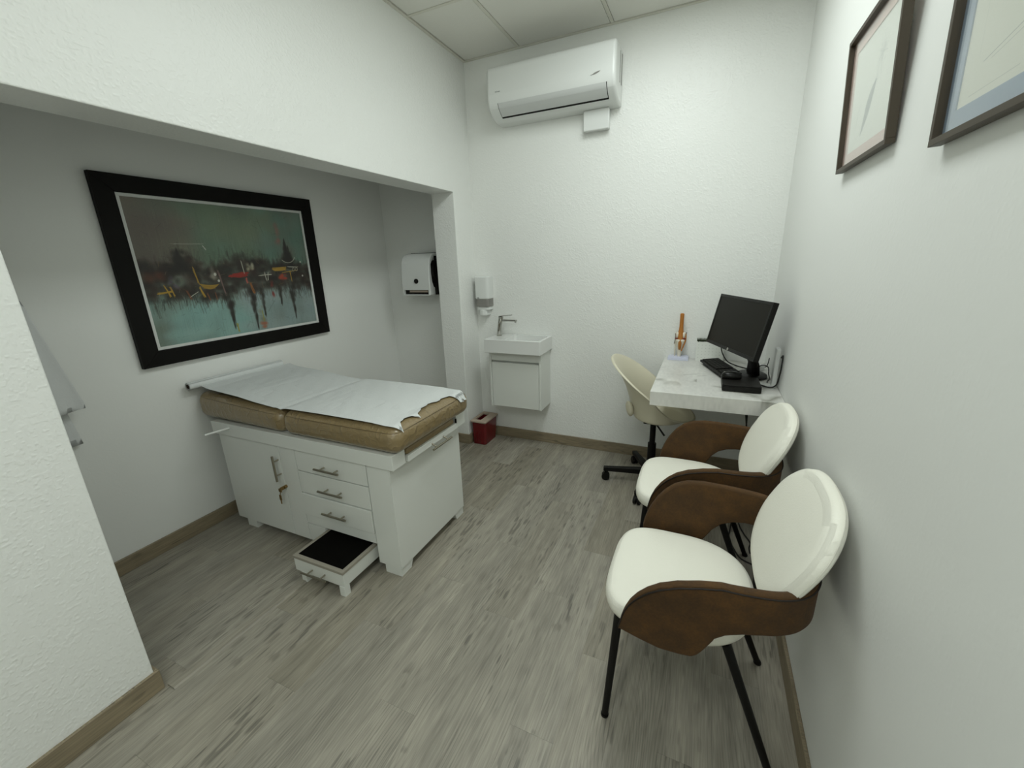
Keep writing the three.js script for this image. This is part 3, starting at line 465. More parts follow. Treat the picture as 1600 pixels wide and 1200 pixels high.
// ------------------------------------------------------------------ soap dispenser
{
  const o = thing('soap_dispenser', 'white wall soap dispenser with grey window above the sink', 'soap dispenser', [-1.583, 1.04, D]);
  const rr2 = (x0, x1, d0, r) => { const s = new THREE.Shape(); s.moveTo(x0, D - 0.001); s.lineTo(x1, D - 0.001); s.lineTo(x1, d0 + r); s.quadraticCurveTo(x1, d0, x1 - r, d0 - 0.004); s.quadraticCurveTo((x0 + x1) / 2, d0 - 0.012, x0 + r, d0 - 0.004); s.quadraticCurveTo(x0, d0, x0, d0 + r); s.closePath(); return s; };
  part(o, 'cover', extY(rr2(-1.645, -1.522, 2.912, 0.025), 1.166, 1.337, 0.008, 4), mat.whitePlastic);
  part(o, 'window', extY(rr2(-1.641, -1.526, 2.915, 0.024), 1.108, 1.168, 0.001), mat.greyPlastic, 'grey level window band');
  part(o, 'lower_body', extY(rr2(-1.637, -1.53, 2.925, 0.022), 1.08, 1.109, 0.006, 3), mat.whitePlastic);
  part(o, 'nozzle', extY(rr2(-1.615, -1.552, 2.922, 0.018), 1.037, 1.084, 0.008, 3), mat.whitePlastic);
  part(o, 'mark', bx(-1.617, -1.602, 1.173, 1.18, 2.9015, 2.905, 0), mat.greyPlastic);
}
// ------------------------------------------------------------------ wash basin and vanity
{
  const o = thing('wash_basin', 'small white rectangular wash basin with chrome tap', 'sink', [-1.262, 0.785, 2.87]);
  const ev = new Evaluator(); ev.useGroups = false;
  const a = new Brush(bx(-1.486, -1.038, 0.785, 0.889, 2.735, D - 0.002, 0.005, 3)), b = new Brush(bx(-1.335, -1.054, 0.805, 1.0, 2.752, D - 0.03, 0.022, 4)); a.updateMatrixWorld(); b.updateMatrixWorld();
  const c = ev.evaluate(a, b, SUBTRACTION).geometry; c.clearGroups();
  part(o, 'basin', c, mat.ceramic);
  part(o, 'drain', cyl(V(-1.20, 0.805, 2.87), V(-1.20, 0.809, 2.87), 0.022, 0.022, 24), mat.chrome);
  const t = part(o, 'tap', [cyl(V(-1.437, 0.888, 2.9), V(-1.437, 0.893, 2.9), 0.022, 0.022, 24), loft([0, 0.35, 0.7, 1].map(k => Array.from({ length: 20 }, (_, i) => { const r = 0.018 - 0.002 * Math.sin(k * 3), q = i / 20 * 6.2832; return V(-1.437 + 0.018 * k * k + r * Math.cos(q), 0.892 + 0.128 * k, 2.9 + r * Math.sin(q)); }))), bx(-1.425, -1.285, 1.002, 1.016, 2.889, 2.911, 0.005, 3), cyl(V(-1.295, 1.004, 2.9), V(-1.297, 0.996, 2.9), 0.008, 0.008, 16)], mat.chrome, 'chrome tap body and spout');
  part(t, 'lever', [cyl(V(-1.419, 1.02, 2.9), V(-1.417, 1.038, 2.9), 0.019, 0.019, 20), loft([[-1.43, 1.037], [-1.40, 1.041], [-1.325, 1.049]].map(([x, y], i) => { const w = [0.016, 0.013, 0.008][i]; return [V(x, y, 2.9 - w), V(x, y + 0.005, 2.9 - w), V(x, y + 0.005, 2.9 + w), V(x, y, 2.9 + w)]; }))], mat.chrome);
}
{
  const o = thing('vanity_cabinet', 'white wall-hung vanity cabinet under the wash basin', 'cabinet', [-1.266, 0.345, 2.89]);
  const x0 = -1.478, x1 = -1.054, y0 = 0.345, y1 = 0.784, d0 = 2.792, d1 = D - 0.002;
  part(o, 'side_panel', bx(x0, x0 + 0.016, y0, y1, d0, d1, 0.0015), mat.lacquer); part(o, 'side_panel', bx(x1 - 0.016, x1, y0, y1, d0, d1, 0.0015), mat.lacquer);
  part(o, 'bottom_panel', bx(x0 + 0.016, x1 - 0.016, y0, y0 + 0.016, d0 + 0.018, d1, 0), mat.lacquer); part(o, 'back_panel', bx(x0 + 0.016, x1 - 0.016, y0, y1, d1 - 0.01, d1, 0), mat.lacquer);
  part(o, 'top_rail', bx(x0 + 0.017, x1 - 0.017, 0.717, y1, d0 + 0.004, d0 + 0.02, 0.001), mat.lacquer);
  part(o, 'grip_channel', bx(x0 + 0.017, x1 - 0.017, 0.690, 0.714, d0 + 0.03, d0 + 0.04, 0), mat.lacquer);
  part(o, 'door', bx(x0 + 0.0185, x1 - 0.0185, y0 + 0.003, 0.702, d0 + 0.002, d0 + 0.02, 0.002), mat.lacquer);
}
// ------------------------------------------------------------------ red sharps bin
{
  const o = thing('sharps_bin', 'red plastic sharps bin with beige slotted lid in the corner', 'bin', [-1.595, 0, 2.87]);
  const rect = (x0, x1, d0, d1, y, r) => { const p = []; for (const [cx, cd, a0] of [[x1 - r, d0 + r, -90], [x1 - r, d1 - r, 0], [x0 + r, d1 - r, 90], [x0 + r, d0 + r, 180]]) for (let k = 0; k <= 4; k++) { const a = (a0 + k * 22.5) * Math.PI / 180; p.push(V(cx + r * Math.cos(a), y, cd + r * Math.sin(a))); } return p; };
  const R = (k, y, ins = 0) => rect(-1.652 - 0.006 * k + ins, -1.534 + 0.008 * k - ins, 2.762 - 0.0 * k + ins, 2.955 + 0.02 * k - ins, y, 0.018);
  part(o, 'body', loft([R(0, 0.002, 0.012), R(0, 0.0), R(0, 0.004), R(0.9, 0.188), R(0.9, 0.188, 0.006), R(0.1, 0.02, 0.006)], { cap0: true, cap1: true }), mat.red);
  part(o, 'rib', [bx(-1.618, -1.612, 0.01, 0.12, 2.757, 2.766, 0.002), bx(-1.580, -1.574, 0.01, 0.12, 2.757, 2.766, 0.002)], mat.red);
  const ev = new Evaluator(); ev.useGroups = false;
  const a = new Brush(bx(-1.663, -1.521, 0.187, 0.206, 2.752, 2.983, 0.008, 3)), b = new Brush(bx(-1.645, -1.588, 0.1, 0.3, 2.80, 2.955, 0)), c = new Brush(bx(-1.652, -1.532, 0.2005, 0.3, 2.785, 2.972, 0.002)); [a, b, c].forEach(q => q.updateMatrixWorld());
  let res = ev.evaluate(a, c, SUBTRACTION); res = ev.evaluate(res, b, SUBTRACTION); res.geometry.clearGroups();
  part(o, 'lid', res.geometry, mat.lid, 'beige lid with a slot');
}
// ------------------------------------------------------------------ desk and what stands on it
const DT = 0.778;
{
  const o = thing('desk', 'white marbled wall-mounted desk slab in the corner', 'desk', [0.08, 0.70, 2.57]);
  part(o, 'slab', bx(-0.215, XR - 0.002, 0.703, DT, 2.162, D - 0.002, 0.0015), mat.marble);
  part(o, 'bracket', bx(0.16, 0.18, 0.66, 0.7035, 2.3, D - 0.002, 0.001), mat.blackMetal); part(o, 'bracket', bx(-0.13, -0.11, 0.66, 0.7035, 2.5, D - 0.002, 0.001), mat.blackMetal);
}
{
  const o = thing('computer_monitor', 'black flat computer monitor turned towards the office chair', 'monitor', [0.25, DT, 2.60]);
  const c = V(0.166, 1.080, 2.532), yaw = 0.405, tilt = 0.212, w = 0.536, h = 0.290;
  const nrm = new THREE.Vector3(-Math.cos(yaw), 0, Math.sin(yaw)), side = new THREE.Vector3(Math.sin(yaw), 0, Math.cos(yaw));
  const up = new THREE.Vector3(0, Math.cos(tilt), 0).addScaledVector(nrm, -Math.sin(tilt)), out = side.clone().cross(up).normalize(); if (out.dot(nrm) < 0) out.negate();
  const right = up.clone().cross(out).normalize();
  const m4 = new THREE.Matrix4().makeBasis(right, up, out).setPosition(c);
  const loc = (g) => { g.applyMatrix4(m4); return g; };
  part(o, 'casing', loc((() => { const g = new RoundedBoxGeometry(w, h, 0.024, 3, 0.004); g.translate(0, 0, -0.012); const q = new RoundedBoxGeometry(w * 0.6, h * 0.62, 0.03, 3, 0.01); q.translate(0, -0.02, -0.035); return merge([g, q]); })()), mat.blackPlastic);
  const b = 0.014; part(o, 'bezel', loc(merge([[0, h / 2 - b / 2, w, b], [0, -h / 2 + 0.009, w, 0.018], [-w / 2 + b / 2, 0, b, h - 0.01], [w / 2 - b / 2, 0, b, h - 0.01]].map(([x, y, ww, hh]) => { const g = new RoundedBoxGeometry(ww, hh, 0.005, 2, 0.0015); g.translate(x, y, 0.001); return g; }))), mat.blackGloss);
  part(o, 'screen', loc((() => { const g = new THREE.BoxGeometry(w - 0.024, h - 0.03, 0.002); g.translate(0, 0.002, 0.0006); return g; })()), mat.screen);
  const lc = document.createElement('canvas'); lc.width = lc.height = 96; const lg = lc.getContext('2d'); lg.fillStyle = '#15130f'; lg.fillRect(0, 0, 96, 96); lg.fillStyle = '#c9c7bd'; lg.beginPath(); lg.arc(48, 48, 46, 0, 7); lg.fill(); lg.fillStyle = '#15130f'; lg.font = 'italic bold 58px sans-serif'; lg.textAlign = 'center'; lg.textBaseline = 'middle'; lg.fillText('hp', 48, 46);
  const lt = new THREE.CanvasTexture(lc); lt.colorSpace = THREE.SRGBColorSpace;
  part(o, 'logo', loc((() => { const g = new THREE.BoxGeometry(0.015, 0.015, 0.001); g.translate(0, -h / 2 + 0.0095, 0.0036); g.userData.keepUV = true; return g; })()), M(0xffffff, 0.4, { map: lt }));
  const nb = c.clone().addScaledVector(out, -0.05).addScaledVector(up, -0.06);
  part(o, 'neck', loft([0, 0.3, 0.7, 1].map(k => { const q = V(0.282, DT + 0.02, 2.605).lerp(nb, k); q.addScaledVector(out, -0.03 * Math.sin(k * Math.PI)); const hw = 0.045 - 0.012 * Math.sin(k * 3); return [q.clone().addScaledVector(side, -hw).addScaledVector(out, 0.014), q.clone().addScaledVector(side, hw).addScaledVector(out, 0.014), q.clone().addScaledVector(side, hw).addScaledVector(out, -0.014), q.clone().addScaledVector(side, -hw).addScaledVector(out, -0.014)]; })), mat.blackPlastic);
  part(o, 'base', loft([[0.085, 0], [0.092, 0.004], [0.09, 0.012], [0.06, 0.022], [0.02, 0.024]].map(([r, y]) => Array.from({ length: 36 }, (_, i) => { const a = i / 36 * 6.2832; return V(0.278 + r * 0.85 * Math.cos(a), DT + 0.0005 + y, 2.625 + r * 1.15 * Math.sin(a)); }))), mat.blackGloss);
}
{ // keyboard, local frame: length along (0.31,-0.95) in (x,d)
  const o = thing('keyboard', 'black computer keyboard lying beside the monitor', 'keyboard', [0.10, DT, 2.67]);
  const L = 0.355, W = 0.11, ux = 0.31 / 0.9993, ud = -0.95 / 0.9993, ax = 0.008, ad = 2.852;
  const P = (s, t, y) => V(ax + ux * s - ud * t, DT + y, ad + ud * s + ux * t);
  const slab = (s0, s1, t0, t1, y0, y1) => loft([[P(s0, t0, y0[0]), P(s1, t0, y0[0]), P(s1, t1, y0[1]), P(s0, t1, y0[1])], [P(s0, t0, y1[0]), P(s1, t0, y1[0]), P(s1, t1, y1[1]), P(s0, t1, y1[1])]]).toNonIndexed();
  const flat = g => { g.computeVertexNormals(); return g; };
  part(o, 'case', [flat(slab(0, L, 0, W, [0.014, 0.02], [0.026, 0.034])), flat(slab(0.02, L - 0.02, 0.012, W - 0.01, [0.0005, 0.0005], [0.0145, 0.0205]))], mat.blackPlastic);
  for (let r = 0; r < 5; r++) for (let k = 0; k < 15; k++) { if (k === 11) continue; const s = 0.012 + k * 0.0222, t = 0.01 + r * 0.019, yb = 0.0255 + 0.008 * (t / W); part(o, 'key', flat(slab(s, s + 0.0185, t, t + 0.017, [yb, yb + 0.001], [yb + 0.0065, yb + 0.0075])), mat.dark); }
}
{
  const o = thing('mini_computer', 'flat black mini computer at the front edge of the desk', 'computer', [0.206, DT, 2.37]);
  part(o, 'case', bx(0.119, 0.294, DT + 0.003, DT + 0.035, 2.278, 2.462, 0.003, 2), mat.blackPlastic);
  part(o, 'front_panel', bx(0.121, 0.292, DT + 0.005, DT + 0.028, 2.274, 2.279, 0.001), mat.blackGloss);
  part(o, 'foot', [bx(0.125, 0.14, DT, DT + 0.004, 2.29, 2.30, 0), bx(0.272, 0.287, DT, DT + 0.004, 2.29, 2.30, 0), bx(0.125, 0.14, DT, DT + 0.004, 2.44, 2.45, 0), bx(0.272, 0.287, DT, DT + 0.004, 2.44, 2.45, 0)], mat.rubber);
}
{
  const o = thing('computer_mouse', 'black computer mouse resting on the mini computer', 'mouse', [0.167, DT + 0.035, 2.415]);
  const b = DT + 0.0355;
  part(o, 'shell', loft([[0.9, 0], [1, 0.006], [0.97, 0.018], [0.8, 0.028], [0.5, 0.034], [0.15, 0.0355]].map(([s, y]) => Array.from({ length: 28 }, (_, i) => { const a = i / 28 * 6.2832; return V(0.165 + 0.05 * s * spow(Math.cos(a), 0.8), b + y, 2.417 + 0.03 * s * spow(Math.sin(a), 0.8)); }))), mat.blackGloss);
  part(o, 'scroll_wheel', cyl(V(0.131, b + 0.026, 2.412), V(0.131, b + 0.026, 2.422), 0.006, 0.006, 16), mat.greyPlastic);
}
{
  const o = thing('wifi_router', 'slim white upright router on an L-shaped foot by the wall', 'router', [0.35, DT, 2.44]);
  part(o, 'case', bx(0.350, 0.371, DT, DT + 0.205, 2.405, 2.462, 0.006, 3), mat.whitePlastic);
  part(o, 'foot', bx(0.292, 0.352, DT, DT + 0.012, 2.41, 2.457, 0.004, 3), mat.whitePlastic);
}
{
  const o = thing('power_adapter', 'small white plug adapter lying behind the monitor base', 'adapter', [0.335, DT, 2.785]);
  part(o, 'body', bx(0.315, 0.355, DT, DT + 0.035, 2.76, 2.81, 0.005, 3), mat.whitePlastic); part(o, 'cord', tube([V(0.353, DT + 0.018, 2.785), V(0.366, DT + 0.022, 2.79), V(0.374, DT + 0.04, 2.80), V(0.378, DT + 0.07, 2.81)], 0.0025), mat.cable);
}
{
  const o = thing('anatomical_knee_model', 'orange and white anatomical knee joint model on a pale base', 'anatomy model', [-0.127, DT, 2.94]);
  part(o, 'base', [bx(-0.192, -0.064, DT, DT + 0.018, 2.902, 2.982, 0.002), bx(-0.184, -0.072, DT + 0.018, DT + 0.022, 2.908, 2.976, 0.001)], mat.modelBase, 'pale lavender plinth');
  const cx = -0.124, cd = 2.942; const rev = (tab, sx = 1, x = cx, d = cd) => loft(tab.map(([r, y, ox = 0]) => Array.from({ length: 20 }, (_, i) => { const a = i / 20 * 6.2832; return V(x + ox + r * sx * Math.cos(a), DT + y, d + r * Math.sin(a)); })));
  part(o, 'femur', [rev([[0.004, 0.185], [0.014, 0.178], [0.017, 0.162], [0.012, 0.146], [0.004, 0.142]], 1, cx - 0.016), rev([[0.004, 0.185], [0.014, 0.178], [0.017, 0.162], [0.012, 0.146], [0.004, 0.142]], 1, cx + 0.016)], mat.boneLight);
  part(o, 'femur_shaft', rev([[0.006, 0.306], [0.0125, 0.302], [0.0122, 0.26], [0.0125, 0.22], [0.0145, 0.195], [0.0195, 0.175], [0.0215, 0.16], [0.018, 0.148], [0.01, 0.143]]), mat.bone, 'orange brown thigh bone');
  part(o, 'quadriceps_tendon', loft([[0.0108, 0.302, 0.010], [0.011, 0.25, 0.009], [0.012, 0.2, 0.0125], [0.02, 0.17, 0.021], [0.021, 0.15, 0.0215], [0.015, 0.12, 0.033], [0.013, 0.09, 0.029], [0.009, 0.068, 0.019]].map(([w, y, f]) => [V(cx - w, DT + y, cd), V(cx - w * 0.7, DT + y, cd - f * 0.8), V(cx, DT + y, cd - f * 1.15), V(cx + w * 0.7, DT + y, cd - f * 0.8), V(cx + w, DT + y, cd), V(cx, DT + y, cd + 0.003)])), mat.bone, 'orange brown tendon and kneecap');
  part(o, 'meniscus', [bx(cx - 0.034, cx - 0.014, DT + 0.139, DT + 0.145, cd - 0.018, cd + 0.012, 0.002), bx(cx + 0.014, cx + 0.034, DT + 0.139, DT + 0.145, cd - 0.018, cd + 0.012, 0.002)], mat.menisc, 'dark red meniscus');
  part(o, 'tibia', rev([[0.01, 0.14], [0.03, 0.136], [0.031, 0.125], [0.022, 0.10], [0.014, 0.07], [0.0115, 0.022]]), mat.boneLight);
  part(o, 'fibula', [cyl(V(cx - 0.028, DT + 0.022, cd), V(cx - 0.03, DT + 0.12, cd), 0.004, 0.005, 10)], mat.ligament);
  part(o, 'ligament', tube([V(cx + 0.032, DT + 0.175, cd - 0.01), V(cx + 0.033, DT + 0.13, cd - 0.012), V(cx + 0.022, DT + 0.09, cd - 0.016), V(cx + 0.012, DT + 0.06, cd - 0.014)], 0.004, 30), mat.bone);
  part(o, 'ligament', tube([V(cx - 0.032, DT + 0.175, cd - 0.01), V(cx - 0.032, DT + 0.13, cd - 0.012), V(cx - 0.036, DT + 0.105, cd - 0.004)], 0.0025, 30), mat.fibula);
  part(o, 'ligament', tube([V(cx + 0.036, DT + 0.185, cd - 0.008), V(cx + 0.031, DT + 0.165, cd - 0.012)], 0.003, 12), mat.fibula);
}
{
  const o = thing('desk_calendar', 'white tent calendar with dark green spiral behind the monitor', 'calendar', [0.05, DT, 2.95]);
  const cv = document.createElement('canvas'); cv.width = 320; cv.height = 280; const g = cv.getContext('2d'); g.fillStyle = '#dfe1da'; g.fillRect(0, 0, 320, 280); g.fillStyle = '#3a3f34'; g.fillRect(16, 14, 10, 12); g.fillStyle = 'rgba(90,96,88,0.55)'; g.fillRect(34, 17, 48, 5);
  for (let r = 0; r < 5; r++) for (let c = 0; c < 7; c++) { g.fillStyle = 'rgba(120,126,118,0.35)'; g.fillRect(20 + c * 42, 62 + r * 42, 10, 6); }
  const t = new THREE.CanvasTexture(cv); t.colorSpace = THREE.SRGBColorSpace;
  const x0 = -0.022, x1 = 0.14, quad = (a, b, th) => loft([[a, b].map(q => V(x0, q[1], q[0])).concat([V(x0, b[1], b[0] + th), V(x0, a[1], a[0] + th)]), [a, b].map(q => V(x1, q[1], q[0])).concat([V(x1, b[1], b[0] + th), V(x1, a[1], a[0] + th)])]).toNonIndexed();
  const fg = quad([2.928, DT], [2.956, 0.910], 0.002); fg.computeVertexNormals(); const p = fg.attributes.position, uv = new Float32Array(p.count * 2); for (let i = 0; i < p.count; i++) { uv[2 * i] = (p.getX(i) - x0) / (x1 - x0); uv[2 * i + 1] = (p.getY(i) - DT) / (0.910 - DT); } fg.setAttribute('uv', new THREE.BufferAttribute(uv, 2)); fg.userData.keepUV = true;
  part(o, 'front_page', fg, M(0xffffff, 0.7, { map: t })); const bg = quad([2.986, DT], [2.960, 0.910], 0.002); bg.computeVertexNormals(); part(o, 'stand', bg, mat.white);
  part(o, 'binding', bx(x0, x1, 0.902, 0.914, 2.953, 2.963, 0.001), mat.green, 'dark green binding');
  for (let i = 0; i < 22; i++) { const r = new THREE.TorusGeometry(0.0085, 0.0029, 6, 14); r.rotateY(Math.PI / 2); r.translate(x0 + 0.004 + i * 0.0073, 0.913, -2.958); part(o, 'spiral_ring', r, mat.green); }
}
function cable(label, parts, r = 0.003) { // each run is a part
  const p0 = parts[0][0]; const o = thing('cable', label, 'cable', [p0.x, p0.y, -p0.z]); parts.forEach(pts => part(o, 'cord', tube(pts, r, 90, 8), mat.cable)); return o;
}
cable('black cable looping from the router top behind the mini computer', [[V(0.374, 0.94, 2.40), V(0.376, 0.955, 2.375), V(0.376, 0.93, 2.37), V(0.374, 0.86, 2.372), V(0.366, 0.80, 2.385), V(0.345, DT + 0.006, 2.395), V(0.30, DT + 0.014, 2.40)]], 0.0035);
cable('black cable hanging from the monitor back to the desk', [[V(0.118, 0.965, 2.74), V(0.118, 0.90, 2.80), V(0.132, 0.85, 2.84), V(0.165, 0.80, 2.86), V(0.215, DT + 0.004, 2.84), V(0.27, DT + 0.004, 2.78)]], 0.0035);
cable('black cable curling on the desk behind the monitor base', [[V(0.30, 0.812, 2.66), V(0.335, 0.828, 2.70), V(0.362, 0.82, 2.70), V(0.364, 0.79, 2.65), V(0.362, DT + 0.004, 2.58), V(0.345, DT + 0.004, 2.52), V(0.34, DT + 0.004, 2.475)]], 0.0028);
cable('black cables dropping below the desk to the floor by the wall', [[V(0.25, 0.70, 2.50), V(0.262, 0.60, 2.50), V(0.285, 0.45, 2.52), V(0.30, 0.15, 2.6), V(0.30, 0.02, 2.62), V(0.285, 0.005, 2.40), V(0.284, 0.005, 2.316), V(0.304, 0.005, 2.233), V(0.326, 0.005, 2.168), V(0.318, 0.005, 2.119), V(0.322, 0.005, 2.075), V(0.338, 0.005, 2.084), V(0.352, 0.006, 2.13)], [V(0.262, 0.70, 2.52), V(0.275, 0.55, 2.53), V(0.295, 0.2, 2.7), V(0.29, 0.01, 2.7), V(0.255, 0.005, 2.4), V(0.233, 0.005, 2.23), V(0.224, 0.005, 2.17), V(0.243, 0.005, 2.10), V(0.274, 0.005, 2.02), V(0.335, 0.005, 1.985), V(0.347, 0.008, 1.94), V(0.335, 0.02, 1.875)]], 0.0038);
{
  const o = thing('power_strip', 'black power strip on the floor between the armchairs and wall', 'power strip', [0.328, 0, 1.75]);
  part(o, 'case', bx(0.314, 0.36, 0.0, 0.042, 1.62, 1.875, 0.005, 3), mat.blackPlastic);
  for (let k = 0; k < 4; k++) part(o, 'outlet', bx(0.326, 0.348, 0.041, 0.0435, 1.64 + k * 0.055, 1.665 + k * 0.055, 0.001), mat.greyPlastic);
  part(o, 'switch', bx(0.328, 0.346, 0.041, 0.045, 1.848, 1.866, 0.001), mat.silver);
}
// ------------------------------------------------------------------ office chair
{
  const cx = -0.228, cd = 2.615;
  const o = thing('office_chair', 'cream plastic shell office chair on a black five-star base', 'chair', [cx, 0, cd]);
  const nt = 72, rings = [];
  const rim = (th) => { const b = Math.max(0, Math.cos(th)), f = Math.max(0, -Math.cos(th)); return { r: 0.205 + 0.058 * Math.pow(b, 1.2) + 0.02 * f, h: 0.115 + 0.272 * Math.pow(Math.max(0, (Math.cos(th) + 0.55) / 1.55), 1.35) - 0.085 * f }; };
  const pt = (th, t, off) => { // th = 0 points to the backrest (-x)
    const { r, h } = rim(th), c = Math.cos(th), r0 = 0.14 - 0.03 * c, s = Math.max(0, (t - 0.5) / 0.5);
    const rad = t < 0.5 ? r0 * (t / 0.5) : r0 + (r - r0) * (0.42 * Math.pow(s, 0.7) + 0.58 * s * s * s), y = t < 0.5 ? 0.02 * Math.pow(t / 0.5, 3) : 0.02 + (h - 0.02) * Math.pow(s, 1.05);
    const e = off * (t < 0.45 ? 0 : 1), up = off * (t < 0.45 ? 1 : 0.25);
    return V(cx - (rad + e) * c, 0.462 + y - up, cd + 0.005 + (rad * 1.06 + e) * Math.sin(th));
  };
  const ts = [0.02, 0.15, 0.3, 0.4, 0.46, 0.5, 0.54, 0.6, 0.7, 0.8, 0.9, 0.97, 1];
  const row = (t, off) => Array.from({ length: nt }, (_, i) => pt(i / nt * 2 * Math.PI, t, off));
  for (const t of ts) rings.push(row(t, 0.012)); rings.push(row(1.0, 0.016).map(p => p.setY(p.y + 0.002))); rings.push(row(1.0, 0.008).map(p => p.setY(p.y + 0.008))); for (const t of ts.slice().reverse()) rings.push(row(t, 0));
  part(o, 'shell', loft(rings), mat.cream);
  // rounded lobe below the backrest
  part(o, 'back_lobe', loft([[0.3, -0.02], [0.8, -0.015], [1, -0.004], [1, 0.006], [0.8, 0.013], [0.3, 0.017]].map(([s, q]) => Array.from({ length: 28 }, (_, i) => { const a = i / 28 * 6.2832, w = 0.030 * s * Math.sin(a), hgt = 0.05 * s * Math.cos(a), R = 0.172 + q + 0.18 * hgt; return V(cx - 0.8 * R + 0.6 * w, 0.545 + hgt, cd - 0.6 * R - 0.8 * w); }))), mat.cream);
  part(o, 'seat_plate', bx(cx - 0.055, cx + 0.055, 0.438, 0.452, cd - 0.06, cd + 0.06, 0.004), mat.blackMetal);
  part(o, 'gas_lift', [cyl(V(cx, 0.09, cd), V(cx, 0.29, cd), 0.026, 0.026, 20), cyl(V(cx, 0.28, cd), V(cx, 0.44, cd), 0.018, 0.018, 20)], mat.blackMetal);
  part(o, 'lever', [cyl(V(cx + 0.02, 0.435, cd - 0.03), V(cx + 0.075, 0.375, cd - 0.06), 0.005, 0.006, 10)], mat.blackMetal);
  for (let k = 0; k < 5; k++) {
    const a = (190 - 72 * k) * Math.PI / 180, ux = Math.cos(a), ud = Math.sin(a), e = 0.285;
    const nx = -ud, nd = ux; const sec = (s, w, y0, y1) => [V(cx + ux * s + nx * w, y0, cd + ud * s + nd * w), V(cx + ux * s - nx * w, y0, cd + ud * s - nd * w), V(cx + ux * s - nx * w, y1, cd + ud * s - nd * w), V(cx + ux * s + nx * w, y1, cd + ud * s + nd * w)];
    const lg = loft([sec(0, 0.022, 0.07, 0.105), sec(e + 0.015, 0.015, 0.068, 0.092)]).toNonIndexed(); lg.computeVertexNormals(); const arm = part(o, 'base_arm', lg, mat.blackMetal);
    const wx = cx + ux * e, wd = cd + ud * e;
    part(arm, 'caster', [cyl(V(wx - nx * 0.02, 0.026, wd - nd * 0.02), V(wx - nx * 0.005, 0.026, wd - nd * 0.005), 0.026, 0.026, 20), cyl(V(wx + nx * 0.005, 0.026, wd + nd * 0.005), V(wx + nx * 0.02, 0.026, wd + nd * 0.02), 0.026, 0.026, 20), cyl(V(wx, 0.02, wd), V(wx, 0.072, wd), 0.007, 0.007, 10), cyl(V(wx - nx * 0.018, 0.04, wd - nd * 0.018), V(wx + nx * 0.018, 0.04, wd + nd * 0.018), 0.018, 0.018, 14)], mat.blackPlastic);
  }
}
